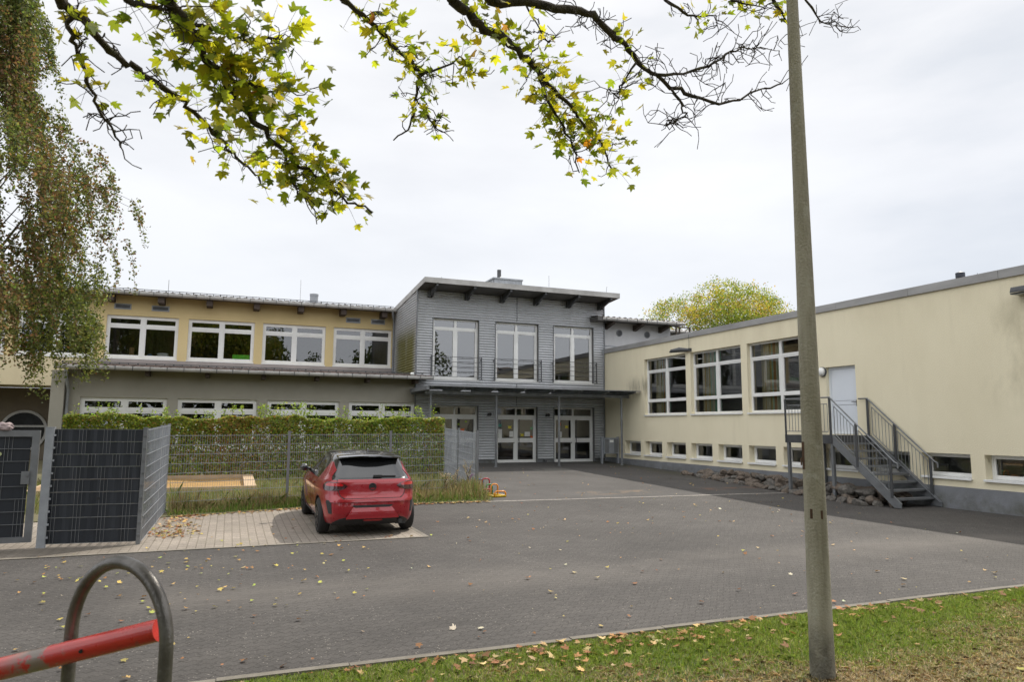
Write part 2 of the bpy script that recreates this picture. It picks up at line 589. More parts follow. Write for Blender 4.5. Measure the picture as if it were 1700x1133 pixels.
M['glass_roof'] = glass_mat('canopy_glass', (0.72, 0.76, 0.75), 1.3, 0.05)
M['glass_clear'] = glass_mat('clear_glass', (0.86, 0.9, 0.89), 0.8, 0.0)


def clad_mat(name, algae=False):
    m = pm(name, (0.52, 0.53, 0.55), (0.45, 0.46, 0.475), 0.7, 0.40, 0.30, stretch=(0.5, 0.5, 2))
    mixin(m, noise_mask(1.2, 0.5, 0.78, (1, 1, 0.2)), (0.26, 0.265, 0.26), 0.5)
    if algae:
        mixin(m, noise_mask(1.5, 0.22, 0.46, (1, 1.9, 0.22), box=(None, None, .4, 3.9, None, 5.9), soft=0.5), (0.17, 0.16, 0.02), 0.95)
    return m


M['clad'] = clad_mat('corrugated_metal')
M['clad_algae'] = clad_mat('corrugated_metal_with_algae', True)
M['bark'] = pm('maple_bark', (0.085, 0.07, 0.055), (0.035, 0.03, 0.024), 9, 0.95, bump=1.0, bscale=40)
mixin(M['bark'], noise_mask(6, 0.52, 0.66), (0.12, 0.12, 0.055), 0.6)
M['bark_birch'] = pm('birch_bark', (0.30, 0.28, 0.25), (0.06, 0.05, 0.045), 3, 0.9, stretch=(1, 1, 5))
M['twig'] = pm('twig_bark', (0.055, 0.042, 0.034), (0.035, 0.028, 0.022), 9, 0.9)
M['leaf'] = leaf_mat('leaf', 0.45)
M['leaf_thin'] = leaf_mat('translucent_leaf', 0.6)
M['leaf_dry'] = leaf_mat('dry_leaf', 0.15, 0.8)
M['blade'] = leaf_mat('grass_blade', 0.35, 0.6)
# ------------------------------------------------------------------ ground
def sheet(name, polys_xy, dz, mat, label=None, step=None, kind='structure', extra_y=()):
    """a sheet that follows the ground's fall: strips between y breakpoints; polys_xy = (x0,x1,y0,y1) rectangles or 4-gons"""
    mb = MB()
    for q in polys_xy:
        if len(q) == 4 and not hasattr(q[0], '__len__'):
            x0, x1, y0, y1 = q
            ys = sorted({y0, y1, *[y for y in (13.5, 30.0) if y0 < y < y1], *[y for y in extra_y if y0 < y < y1]})
            for a, b in zip(ys, ys[1:]):
                mb.add([(x0, a, zg(a) + dz), (x1, a, zg(a) + dz), (x1, b, zg(b) + dz), (x0, b, zg(b) + dz)], [(0, 1, 2, 3)])
        else:
            mb.add([(x, y, zg(y) + dz) for x, y in q], [tuple(range(len(q)))])
    o = mb.build(name, mat, None, recalc=False)
    return tag(o, kind=kind)


M['soil'] = pm('meadow_soil', (0.085, 0.085, 0.035), (0.14, 0.115, 0.062), 0.9, 0.95, bump=0.5, bscale=20)
M['court'] = paver_mat('dark_interlocking_pavers', (0.073, 0.067, 0.062), (0.063, 0.058, 0.054), (0.036, 0.033, 0.029), 0.225, 0.1125, 0.045, 0.5, 0.006, (0.34, 0.31, 0.27))
M['asphalt'] = paver_mat('old_asphalt', (0.071, 0.066, 0.062), (0.069, 0.064, 0.060), (0.069, 0.064, 0.060), 9, 9, 0, 0.5, 0.0, (0.30, 0.28, 0.25))
mixin(M['asphalt'], noise_mask(3.0, 0.50, 0.62, (1, 1, 1), box=(9.2, 11.6, 17.5, 18.2, None, None), soft=0.35), (0.20, 0.14, 0.085), 0.7)
mixin(M['asphalt'], noise_mask(3.0, 0.45, 0.60, (1, 1, 1), box=(13.2, 15.6, 17.7, 18.2, None, None), soft=0.25), (0.17, 0.09, 0.055), 0.7)
mixin(M['asphalt'], noise_mask(2.0, 0.40, 0.62, (1, 1, 1), box=(15.6, None, 20.5, None, None, None), soft=0.5), (0.055, 0.055, 0.025), 0.6)
mixin(M['court'], noise_mask(.7, .30, .60, (.35, 1, 1), box=(-1.0, 13.5, 8.2, 9.4, None, None), soft=.55), (.145, .13, .115), .45)
mixin(M['court'], noise_mask(.55, .50, .72, (.6, 1.3, 1)), (.055, .05, .045), .45)
mixin(M['asphalt'], noise_mask(.6, .50, .70, (.8, 1.2, 1)), (.06, .055, .05), .4)
M['pavers'] = paver_mat('pale_concrete_pavers', (0.265, 0.23, 0.192), (0.23, 0.20, 0.168), (0.16, 0.138, 0.108), 0.20, 0.135, 0, 0.5, 0.009, None, math.pi / 2)
mixin(M['pavers'], noise_mask(1.2, 0.50, 0.75), (0.20, 0.18, 0.14), 0.6)
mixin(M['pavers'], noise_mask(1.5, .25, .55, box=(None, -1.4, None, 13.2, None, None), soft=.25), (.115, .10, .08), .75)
M['kerb'] = pm('kerb_concrete', (0.19, 0.17, 0.14), (0.13, 0.118, 0.095), 3, 0.9, bump=0.4, bscale=40)
M['row'] = paver_mat('pale_stone_row', (0.27, 0.25, 0.22), (0.22, 0.205, 0.185), (0.12, 0.11, 0.10), 0.25, 0.16, 0, 0.5, 0.012)
M['lawn'] = pm('lawn_soil', (0.055, 0.075, 0.020), (0.15, 0.115, 0.062), 0.75, 0.95, bump=0.6, bscale=30, lo=0.42, hi=0.60)

sheet('ground', [(-500, 500, -500, 900)], -0.03, M['soil'])
sheet('courtyard', [(-60, 16.7, 6.052, 16.85)], 0.0, M['court'])
sheet('asphalt_yard', [(5.9, 16.7, 16.85, 29.75)], 0.0, M['asphalt'])
sheet('stone_row', [[(5.9, 16.77), (16.0, 16.32), (16.0, 16.47), (5.9, 16.93)]], 0.006, M['row'])
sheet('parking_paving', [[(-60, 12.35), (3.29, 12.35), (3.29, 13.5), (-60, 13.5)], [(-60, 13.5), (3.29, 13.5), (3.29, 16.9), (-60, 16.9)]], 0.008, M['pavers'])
sheet('parking_edging', [(-60, 3.37, 12.27, 12.35), (3.29, 3.37, 12.35, 16.7)], 0.010, M['kerb'])
sheet('garden_ground', [[(-60, 16.05), (-1.15, 16.15), (1.6, 16.80), (6.15, 16.88), (6.35, 17.3), (-60, 17.3)],
                        [(-60, 17.3), (6.35, 17.3), (6.5, 19), (-60, 19)], [(-60, 19), (6.5, 19), (7.1, 24.2), (-60, 24.2)],
                        [(-60, 24.2), (7.1, 24.2), (7.1, 29.75), (-60, 29.75)], [(-60, 29.75), (-5.8, 29.75), (-5.8, 42), (-60, 42)]], 0.022, M['soil'])
kb = MB()
for i in range(60):
    x = -12.0 + i * 1.0
    kb.box(x + 0.004, 5.975 + 0.006 * math.sin(i * 2.1), -0.1, x + 0.996, 6.05 + 0.006 * math.sin(i * 2.1), 0.022 + 0.004 * math.sin(i * 1.7))
tag(kb.build('kerb', M['kerb']), kind='structure')

# verge: a gently uneven lawn this side of the kerb
LX0, LX1, LY0, LY1 = -14.0, 30.0, -14.0, 5.97


def lawn_z(x, y):
    return 0.004 + 0.03 * mnoise.noise(Vector((x * 0.6, y * 0.6, 3.1))) * min(1, (5.97 - y) / 0.5)


lb = MB()
nx, ny = 110, 50
for j in range(ny + 1):
    for i in range(nx + 1):
        x = LX0 + (LX1 - LX0) * i / nx
        y = LY1 - (LY1 - LY0) * (j / ny) ** 1.5
        lb.v.append((x, y, lawn_z(x, y)))
for j in range(ny):
    for i in range(nx):
        a = j * (nx + 1) + i
        lb.f.append((a, a + 1, a + nx + 2, a + nx + 1))
        lb.m.append(0)
tag(lb.build('lawn', M['lawn'], smooth=True), kind='structure')

# ------------------------------------------------------------------ walls and windows
def wall(mb, u0, u1, v0, v1, opens, thick=0.3, front=True):
    """a wall with rectangular openings and their reveals"""
    us = sorted({u0, u1, *[o[0] for o in opens], *[o[1] for o in opens]})
    us = [u for u in us if u0 <= u <= u1]
    vs = sorted({v0, v1, *[o[2] for o in opens], *[o[3] for o in opens]})
    vs = [v for v in vs if v0 <= v <= v1]

    def hole(u, v):
        return any(o[0] < u < o[1] and o[2] < v < o[3] for o in opens)
    for a, b in zip(us, us[1:]):
        for c, d in zip(vs, vs[1:]):
            if not hole((a + b) / 2, (c + d) / 2):
                if front:
                    mb.q(a, b, c, d, 0)
                mb.q(a, b, c, d, -thick)
    for o in opens:
        a, b, c, d = o[:4]
        w0 = 0 if front else -0.005
        for (p, q_) in (((a, c), (b, c)), ((b, c), (b, d)), ((b, d), (a, d)), ((a, d), (a, c))):
            mb.add([mb.P(*p, w0), mb.P(*q_, w0), mb.P(*q_, -thick), mb.P(*p, -thick)], [(0, 1, 2, 3)])
    for (p, q_) in (((u0, v0), (u1, v0)), ((u1, v0), (u1, v1)), ((u1, v1), (u0, v1)), ((u0, v1), (u0, v0))):
        w0 = 0 if front else -0.005
        mb.add([mb.P(*p, w0), mb.P(*q_, w0), mb.P(*q_, -thick), mb.P(*p, -thick)], [(0, 1, 2, 3)])


def corrugate(mb, u0, u1, v0, v1, opens, period=0.118, depth=0.048, seams=()):
    """horizontal wave cladding, cut round the openings"""
    us = sorted({u0, u1, *[o[0] for o in opens], *[o[1] for o in opens]})
    per = 8
    for a, b in zip(us, us[1:]):
        cuts = sorted([(o[2], o[3]) for o in opens if o[0] <= a + 1e-6 and o[1] >= b - 1e-6])
        spans, v = [], v0
        for c, d in cuts:
            if c > v:
                spans.append((v, c))
            v = d
        if v < v1:
            spans.append((v, v1))
        for c, d in spans:
            n = max(2, int((d - c) / period * per))
            base = len(mb.v)
            for i in range(n + 1):
                vv = c + (d - c) * i / n
                w = depth * (0.5 + 0.5 * math.sin(2 * math.pi * vv / period)) + 0.004
                mb.v += [mb.P(a, vv, w), mb.P(b, vv, w)]
            for i in range(n):
                mb.f.append((base + 2 * i, base + 2 * i + 1, base + 2 * i + 3, base + 2 * i + 2))
                mb.m.append(0)


def window(parent, axis, at, u0, u1, v0, v1, cols=2, trans=(), setback=0.12, fw=0.075, sash=0.05, mull=0.10, sill=0.06, skip_sash=(), name='window',
           glass='glass', sill_w=0.05, rail=0.075, bottom=None, wide=()):
    """window > pane, sill. trans = heights of the cross bars; each light gets its own sash"""
    f = UB(axis, at)
    wo, wi = -setback, -setback - 0.075
    fb = bottom or fw
    f.b(u0, u0 + fw, v0, v1, wo, wi)
    f.b(u1 - fw, u1, v0, v1, wo, wi)
    f.b(u0 + fw, u1 - fw, v1 - fw, v1, wo - .002, wi)
    f.b(u0 + fw, u1 - fw, v0, v0 + fb, wo - .002, wi)
    cw = (u1 - u0 - 2 * fw - (cols - 1) * mull) / cols
    colx = []
    for c in range(cols):
        a = u0 + fw + c * (cw + mull)
        colx.append((a, a + cw))
        if c:
            f.b(a - mull, a, v0 + fb, v1 - fw, wo + .004, wi)
    rows = []
    lo = v0 + fb
    for k, tv in enumerate(trans):
        r_ = wide[k] if k < len(wide) else rail
        for a, b in colx:
            f.b(a, b, tv - r_ / 2, tv + r_ / 2, wo - .002, wi)
        rows.append((lo, tv - r_ / 2))
        lo = tv + r_ / 2
    rows.append((lo, v1 - fw))
    p = UB(axis, at)
    for a, b in colx:
        for ri, (c, d) in enumerate(rows):
            s_ = 0.0 if ri in skip_sash else sash
            if s_:
                f.b(a, a + s_, c, d, wo - .010, wi + .01)
                f.b(b - s_, b, c, d, wo - .010, wi + .01)
                f.b(a + s_, b - s_, c, c + s_, wo - .013, wi + .01)
                f.b(a + s_, b - s_, d - s_, d, wo - .013, wi + .01)
            p.q(a + s_ - .005, b - s_ + .005, c + s_ - .005, d - s_ + .005, wo - .045)
    root = f.build(name, M['white'], parent)
    p.build('pane', M[glass], root, recalc=False)
    if sill:
        s = UB(axis, at)
        s.b(u0 - 0.02, u1 + 0.02, v0 - 0.035, v0 - 0.004, sill_w, -setback - 0.02)
        s.b(u0 - 0.02, u1 + 0.02, v0 - 0.055, v0 - 0.035, sill_w, sill_w - 0.02)
        s.build('sill', M['white'], root)
    return root


# ------------------------------------------------------------------ entrance building (corrugated metal)
EX0, EX1, EY, EB = 7.44, 16.76, 29.8, 36.0
ent = thing('entrance_building', 'two storey entrance building clad in grey corrugated metal under a projecting monopitch roof', 'building', ((EX0 + EX1) / 2, EY, 0.33))
up_w = [(8.14, 10.27, 4.02, 6.72), (11.10, 13.22, 4.02, 6.72), (14.03, 16.13, 4.02, 6.72)]
dn_w = [(8.18, 10.28, 0.31, 2.84), (11.16, 13.18, 0.31, 2.84), (14.05, 16.14, 0.31, 2.84)]
opens = up_w + dn_w
SL = math.tan(math.radians(3.9))


def roof_z(y):                            # underside of the entrance roof
    return 7.93 - (y - EY) * SL


w = UB('y', EY)
wall(w, EX0, EX1, -0.3, roof_z(EY), opens, 0.35, front=False)
w.box(EX0, EY + 0.36, -0.3, EX0 + 0.25, EB, 7.45)
w.box(EX1 - 0.25, EY + 0.36, -0.3, EX1, EB, 7.45)
w.box(EX0, EB, -0.3, EX1, EB + 0.3, 7.45)
w.box(EX0 + .26, EY + 0.36, 3.2, EX1 - .26, EB - .01, 3.45)
w.box(EX0 + .26, EY + 0.36, 0.1, EX1 - .26, EB - .01, 0.3)
w.build('wall', M['interior'], ent)
# gables that follow the roof
for x in (EX0 + 0.002, EX1 - 0.252):
    gb = MB()
    gb.add([(x, EY + .36, 7.44), (x + .25, EY + .36, 7.44), (x + .25, EB, 7.44), (x, EB, 7.44),
            (x, EY + .36, roof_z(EY + .36)), (x + .25, EY + .36, roof_z(EY + .36)), (x + .25, EB, roof_z(EB)), (x, EB, roof_z(EB))],
           [(0, 3, 2, 1), (4, 5, 6, 7), (0, 1, 5, 4), (1, 2, 6, 5), (2, 3, 7, 6), (3, 0, 4, 7)])
    gb.build('gable_wall', M['clad'], ent)
c = UB('y', EY)
corrugate(c, EX0 - 0.02, EX1 - 0.035, 0.46, roof_z(EY) - 0.01, opens)
c.build('cladding', M['clad'], ent, smooth=True, recalc=False)
# left flank, seen edge on above the low roof
c = MB()
nrow = int((8.0 - 3.3) / 0.118 * 8)
for i in range(nrow + 1):
    z = 3.3 + i * 0.118 / 8
    x = EX0 - 0.004 - 0.048 * (0.5 + 0.5 * math.sin(2 * math.pi * z / 0.118))
    yb = 34.45 if z < roof_z(34.45) else min(34.45, EY + (7.93 - z) / SL)
    yb = max(yb, EY - 0.02)
    for k in range(5):
        c.v.append((x, EY - 0.02 + (yb - EY + 0.02) * k / 4, z))
for i in range(nrow):
    for k in range(4):
        a = i * 5 + k
        c.f.append((a, a + 1, a + 6, a + 5))
        c.m.append(0)
c.build('side_cladding', M['clad_algae'], ent, smooth=True, recalc=False)
c = UB('y', EY)
c.b(EX0 - .065, EX0 - .015, 0.46, roof_z(EY), .062, -.02)          # corner angles
c.b(EX1 - .035, EX1 + .015, 0.46, roof_z(EY), .062, -.02)
c.b(12.135, 12.16, 6.8, roof_z(EY) - .02, .060, .0)
c.b(12.135, 12.16, 2.9, 3.9, .060, .0)
for a, b, d, e in opens:                                            # trims round the openings
    c.b(a - .03, a - .001, d, e + .03, .058, -.1)
    c.b(b + .001, b + .03, d, e + .03, .058, -.1)
    c.b(a - .001, b + .001, e + .001, e + .03, .060, -.1)
for a, b in ((EX0 - .01, 8.14), (10.32, 11.12), (13.22, 14.01), (16.18, EX1 - .04)):
    c.b(a, b, .455, .48, .05, -.02)
c.build('cladding_trim', M['steel'], ent)
c = MB()
c.box(EX0 - 0.05, 34.42, 3.9, EX0 + .02, 34.52, 7.6)
c.build('corner_flashing', M['steel'], ent)
for a, b in ((EX0 - .01, 8.17), (10.29, 11.15), (13.19, 14.04), (16.15, EX1 - .01)):
    p = UB('y', EY)
    p.b(a, b, -.3, .455, .012, -.1)
    p.build('plinth', M['plinth'], ent)
for a, b, d, e in up_w:
    window(ent, 'y', EY, a, b, d, e, 2, (6.30,), 0.10, 0.08, 0.05, 0.11, 0.06, (1,), rail=0.10, glass='glass_entrance')
    r = UB('y', EY)
    for x in (a - .10, b + .10):
        r.b(x - .02, x + .02, 4.02, 5.02, .20, .16)
        r.b(x - .012, x + .012, 4.12, 4.16, .16, .0)
        r.b(x - .012, x + .012, 4.88, 4.92, .16, .0)
        r.b(x - (.05 if x < a else -.0), x + (.0 if x < a else .05), 4.03, 4.05, .19, .17)
    for v in (4.12, 4.35, 4.57, 4.78, 5.0):
        r.tube([r.P(a - .10, v, .18), r.P(b + .10, v, .18)], .011, 6)
    for k in range(4):
        r.lathe([(.02, -.005), (.02, .005)], r.P(a + .25 + k * (b - a - .5) / 3, 4.96 - .09 * (k % 2), .195), 'y', 8)
    ro = r.build('balcony_railing', M['steel_dark'], ent)
for a, b, d, e in dn_w:
    dr = window(ent, 'y', EY, a, b, d, e, 2, (1.32, 2.40), 0.10, 0.07, 0.075, 0.06, 0, (2,), name='double_door', rail=0.05, bottom=0.06, wide=(.05, .13))
    h = UB('y', EY)
    xm = (a + b) / 2 + .13
    h.tube([h.P(xm, .45, -.02), h.P(xm, 2.28, -.02)], .017, 8)
    for v in (.6, 1.35, 2.15):
        h.b(xm - .01, xm + .01, v - .01, v + .01, -.02, -.11)
    h.build('door_handle', M['steel_dark'], dr)
    k = UB('y', EY)
    k.b(xm - .235, xm - .205, 1.18, 1.23, -.08, -.11)
    k.build('door_lock', M['black'], dr)
# roof
rf = MB()
x0, x1, yf, yb = EX0 - 0.07, EX1 + 0.10, 28.42, 36.6
for (a, b, dz, th) in ((x0 + .02, x1 - .02, 0.0, 0.14),):
    v = []
    for y in (yf + .02, yb):
        for x in (a, b):
            for t in (0, th):
                v.append((x, y, roof_z(y) + .004 + t))
    rf.add(v, [(0, 2, 3, 1), (4, 5, 7, 6), (0, 1, 5, 4), (2, 6, 7, 3), (0, 4, 6, 2), (1, 3, 7, 5)])
rfo = rf.build('roof', M['soffit'], ent)
fs = MB()
zt, zb = 0.225, -0.005
fs.add([(x0, yf, roof_z(yf) + zb), (x1, yf, roof_z(yf) + zb), (x1, yf, roof_z(yf) + zt), (x0, yf, roof_z(yf) + zt),
        (x0, yf + .03, roof_z(yf) + zb), (x1, yf + .03, roof_z(yf) + zb), (x1, yf + .03, roof_z(yf) + zt), (x0, yf + .03, roof_z(yf) + zt)],
       [(0, 1, 2, 3), (4, 7, 6, 5), (0, 4, 5, 1), (3, 2, 6, 7), (0, 3, 7, 4), (1, 5, 6, 2)])
for x in (x0, x1 - .02):
    fs.add([(x, yf + .03, roof_z(yf) + zb), (x + .02, yf + .03, roof_z(yf) + zb), (x + .02, yb, roof_z(yb) + zb), (x, yb, roof_z(yb) + zb),
            (x, yf + .03, roof_z(yf) + zt), (x + .02, yf + .03, roof_z(yf) + zt), (x + .02, yb, roof_z(yb) + zt), (x, yb, roof_z(yb) + zt)],
           [(0, 3, 2, 1), (4, 5, 6, 7), (0, 1, 5, 4), (1, 2, 6, 5), (2, 3, 7, 6), (3, 0, 4, 7)])
fs.add([(x0 + .02, yf + .03, roof_z(yf) + .2), (x1 - .02, yf + .03, roof_z(yf) + .2), (x1 - .02, yb, roof_z(yb) + .2), (x0 + .02, yb, roof_z(yb) + .2)], [(0, 1, 2, 3)])
fs.build('fascia', M['zinc'], rfo)
for i in range(6):
    x = 7.95 + i * (16.45 - 7.95) / 5
    b = MB()
    for dx in (-.09, .05):
        b.add([(x + dx, EY - .05, 7.60), (x + dx + .04, EY - .05, 7.60), (x + dx + .04, EY - .05, 7.93), (x + dx, EY - .05, 7.93),
               (x + dx, EY - .36, 7.62), (x + dx + .04, EY - .36, 7.62), (x + dx + .04, EY - .36, 7.955), (x + dx, EY - .36, 7.955)],
              [(0, 1, 2, 3), (4, 7, 6, 5), (0, 4, 5, 1), (3, 2, 6, 7), (0, 3, 7, 4), (1, 5, 6, 2)])
    y1_, y2_ = EY - .36, 28.5
    za, zb_ = roof_z(y1_), roof_z(y2_)
    b.add([(x - .05, y1_, za - .30), (x + .05, y1_, za - .30), (x + .05, y1_, za), (x - .05, y1_, za),
           (x - .05, y2_, zb_ - .10), (x + .05, y2_, zb_ - .10), (x + .05, y2_, zb_), (x - .05, y2_, zb_)],
          [(0, 1, 2, 3), (4, 7, 6, 5), (0, 4, 5, 1), (3, 2, 6, 7), (0, 3, 7, 4), (1, 5, 6, 2)])
    b.build('roof_bracket', M['steel_dark'], ent)
ch = MB()
ch.box(11.62, 31.5, 7.7, 13.10, 33.0, 9.12)
for i in range(6):
    ch.box(11.62 + i * .296 - .015, 31.485, 7.8, 11.62 + i * .296 + .015, 31.499, 9.12)
    ch.box(11.605, 31.5 + i * .3 - .015, 7.8, 11.619, 31.5 + i * .3 + .015, 9.12)
ch.box(11.57, 31.45, 9.121, 13.15, 33.05, 9.19)
cho = ch.build('vent_housing', M['steel_light'], ent)
fl = MB()
fl.lathe([(.16, 9.19), (.16, 9.27), (.10, 9.34), (.10, 9.70)], (12.08, 32.0, 0), 'z', 16)
fl.build('flue', M['steel_dark'], cho)
for x, y, z0, z1, dx in ((8.55, 30, 8.0, 8.65, 0), (14.35, 31, 8.0, 9.4, 0), (16.5, 29.2, 8.2, 8.7, .1)):
    fl = MB()
    fl.tube([(x, y, z0 - .3), (x + dx, y, z1)], .009, 5)
    fl.build('lightning_rod', M['steel'], ent)

# glass canopy over the doors
can = thing('entrance_canopy', 'glass canopy on thin grey steel posts over the three entrance doors', 'canopy', (12, 27.35, 0.28))
for x in (7.45, 10.26, 13.14, 16.23):
    b = MB()
    b.lathe([(.09, zg(27.35)), (.09, zg(27.35) + .015), (.05, zg(27.35) + .016), (.05, 3.22), (.075, 3.225), (.075, 3.24)], (x, 27.35, 0), 'z', 14)
    b.build('post', M['steel'], can, smooth=True, angle=.6)
b = MB()
b.box(7.2, 27.29, 3.24, 16.6, 27.41, 3.36)
b.box(7.2, 29.66, 3.30, 16.6, 29.74, 3.40)
b.build('beam', M['steel'], can)
for i in range(8):
    x = 7.3 + i * (16.5 - 7.3) / 7
    b = MB()
    b.prism([(x, 29.65, 3.40), (x, 29.65, 3.50), (x, 26.62, 3.50), (x, 26.62, 3.44), (x, 27.29, 3.362)], (-.045, 0, 0), (.045, 0, 0))
    b.build('rafter', M['steel'], can)
b = MB()
b.box(7.18, 26.50, 3.505, 16.68, 29.73, 3.52)
b.build('glass_sheet', M['glass_roof'], can)
b = MB()
b.box(7.16, 26.45, 3.495, 16.69, 26.495, 3.53)
b.box(7.14, 26.45, 3.495, 7.175, 29.73, 3.53)
b.box(7.05, 26.55, 3.36, 7.16, 29.3, 3.48)
b.build('gutter', M['steel'], can)

for k, (x, lab) in enumerate(((10.78, 'small black wall spotlight left of the middle entrance door'), (13.66, 'small black wall spotlight left of the right hand entrance door'))):
    t = thing('wall_spotlight', lab, 'wall lamp', (x, EY - .04, 2.48), 'spotlights between the entrance doors')
    b = MB()
    b.box(-.05, -.03, -.06, .05, .03, .06)
    b.build('mount', M['black'], t, world=False)
    b = MB()
    b.lathe([(.03, -.02), (.06, -.1), (.075, -.24), (.06, -.24)], (0, 0, 0.0), 'y', 14)
    b.build('lamp_head', M['black'], t, world=False)
b = MB()
b.tube([(13.55, EY - .05, .40), (13.55, EY - .17, .40), (13.55, EY - .17, .30)], .06, 10)
tag(b.build('water_tap_cover', M['steel_dark']), 'short dark pipe elbow low on the wall beside the right entrance door', 'pipe')

# notices and paper butterflies stuck inside the door glass
def card(name, x, z, wd, hg, mat, lab, cat, group=None, shape=None, y=EY + .165):
    b = MB()
    if shape is None:
        b.box(x - wd / 2, y, z - hg / 2, x + wd / 2, y + .003, z + hg / 2)
    else:
        b.prism([(x + px * wd, y, z + pz * hg) for px, pz in shape], (0, 0, 0), (0, .003, 0))
    return tag(b.build(name, mat), lab, cat, group)


BF = [(0, -.45), (-.08, -.1), (-.5, -.35), (-.3, .02), (-.5, .5), (-.1, .2), (0, .5), (.1, .2), (.5, .5), (.3, .02), (.5, -.35), (.08, -.1)]


def flat(name, c):
    m = pm(name, c, None, 6, 0.8)
    return m


pc = {k: flat('paper_' + k, v) for k, v in dict(orange=(.75, .16, .04), yellow=(.72, .62, .05), green=(.16, .48, .24), lime=(.42, .62, .06), white=(.75, .75, .73), teal=(.10, .36, .28)).items()}
YG = EY + .138
for x, z, s, col, lab in ((14.40, 2.05, .19, 'orange', 'orange paper butterfly on the left pane of the right hand door'),
                          (14.78, 1.93, .20, 'yellow', 'yellow paper butterfly beside a canopy post on the right hand door'),
                          (11.40, 1.98, .22, 'teal', 'dark green paper butterfly above the tall poster on the middle door'),
                          (11.88, 1.90, .20, 'yellow', 'yellow paper butterfly above the small notice on the middle door'),
                          (12.50, 1.55, .19, 'yellow', 'yellow paper butterfly low beside the long handle of the middle door'),
                          (12.98, 1.86, .17, 'green', 'light green paper butterfly near the right edge of the middle door'),
                          (12.99, 1.45, .19, 'orange', 'orange paper butterfly below the white notice on the middle door'),
                          (9.62, 1.76, .22, 'orange', 'big orange paper flower on the left entrance door'),
                          (9.42, 2.02, .13, 'lime', 'lower of two lime paper dots on the left entrance door'),
                          (9.78, 2.14, .12, 'lime', 'upper of two lime paper dots on the left entrance door'),
                          (8.72, 1.83, .11, 'orange', 'small orange paper dot on the left pane of the left entrance door')):
    card('paper_butterfly', x, z, s, s, pc[col], lab, 'paper decoration', 'paper decorations on the entrance doors', BF, YG)
for x, z, a, b_, col, lab in ((11.42, 1.62, .18, .40, 'white', 'tall white poster on the left pane of the middle entrance door'),
                              (11.98, 1.60, .22, .26, 'white', 'small square notice on the left pane of the middle entrance door'),
                              (12.76, 1.60, .27, .21, 'white', 'wide white notice on the right pane of the middle entrance door'),
                              (14.42, 1.58, .20, .27, 'white', 'white notice behind a canopy post on the right entrance door')):
    card('notice', x, z, a, b_, pc[col], lab, 'notice', 'notices on the entrance doors', None, YG)
# ------------------------------------------------------------------ classroom wing on the left
cls = thing('classroom_building', 'long ochre classroom wing with a lower grey storey under a tiled lean-to roof', 'building', (0.9, 29.8, 0.33))
UY, LY = 34.8, 29.8
upw = [(-8.70 + 3.255 * k, -5.79 + 3.255 * k, 4.84, 6.74) for k in range(-3, 0)]
upw = [(-15.02, -12.15, 4.84, 6.74), (-11.77, -8.92, 4.84, 6.74), (-8.52, -5.66, 4.84, 6.74)] + [(-5.25, -2.38, 4.84, 6.74), (-1.98, 0.86, 4.84, 6.74), (1.23, 4.12, 4.84, 6.74), (4.50, 7.36, 4.84, 6.74)]
w = UB('y', UY)
wall(w, -22, 7.43, 3.57, 7.75, upw, 0.34)
w.build('upper_wall', M['render_ochre'], cls)
w = UB('y', UY)                          # pale band below the sills where the storey projects
w.b(-22, -5.72, 3.56, 4.77, .014, .002)
w.b(-22, -5.72, 3.55, 3.565, .014, -2.6)
w.build('sill_band', M['render_pale'], cls)
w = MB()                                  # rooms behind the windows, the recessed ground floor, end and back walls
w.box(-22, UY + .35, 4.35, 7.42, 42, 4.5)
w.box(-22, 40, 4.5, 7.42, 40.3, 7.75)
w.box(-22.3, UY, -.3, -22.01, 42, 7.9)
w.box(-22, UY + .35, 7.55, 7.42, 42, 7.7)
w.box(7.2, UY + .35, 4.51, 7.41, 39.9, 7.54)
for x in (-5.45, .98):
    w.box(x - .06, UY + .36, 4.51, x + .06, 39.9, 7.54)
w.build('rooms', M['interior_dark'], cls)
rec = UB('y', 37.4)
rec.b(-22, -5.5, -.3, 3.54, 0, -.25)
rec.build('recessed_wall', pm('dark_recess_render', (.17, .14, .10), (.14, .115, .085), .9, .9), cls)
for a, b, d, e in upw:
    window(cls, 'y', UY, a, b, d, e, 2, (6.28,), 0.09, 0.085, 0.06, 0.12, 0.06, rail=0.085, sill_w=.06)
# round window in the recess
cx, cz, R0 = -8.55, 1.62, .92
ring = MB()
for k in range(48):
    t0, t1 = 2 * math.pi * k / 48, 2 * math.pi * (k + 1) / 48
    for (ra, rb) in ((R0, R0 - .11),):
        p = [(cx + r * math.cos(t), y, cz + r * math.sin(t)) for y in (37.33, 37.39) for r, t in ((ra, t0), (ra, t1), (rb, t1), (rb, t0))]
        ring.add(p, [(0, 1, 2, 3), (7, 6, 5, 4), (0, 4, 5, 1), (2, 6, 7, 3)])
ring.box(cx - R0 + .1, 37.335, cz + .16, cx + R0 - .1, 37.388, cz + .25)
ro = ring.build('round_window', M['zinc'], cls)
pn = MB()
pn.add([(cx + (R0 - .1) * math.cos(2 * math.pi * k / 40), 37.375, cz + (R0 - .1) * math.sin(2 * math.pi * k / 40)) for k in range(40)], [tuple(range(40))])
m_dp = pm('dark_pane', (.010, .011, .012), None, 3, .15, spec=.25)
pn.build('pane', m_dp, ro, recalc=False)

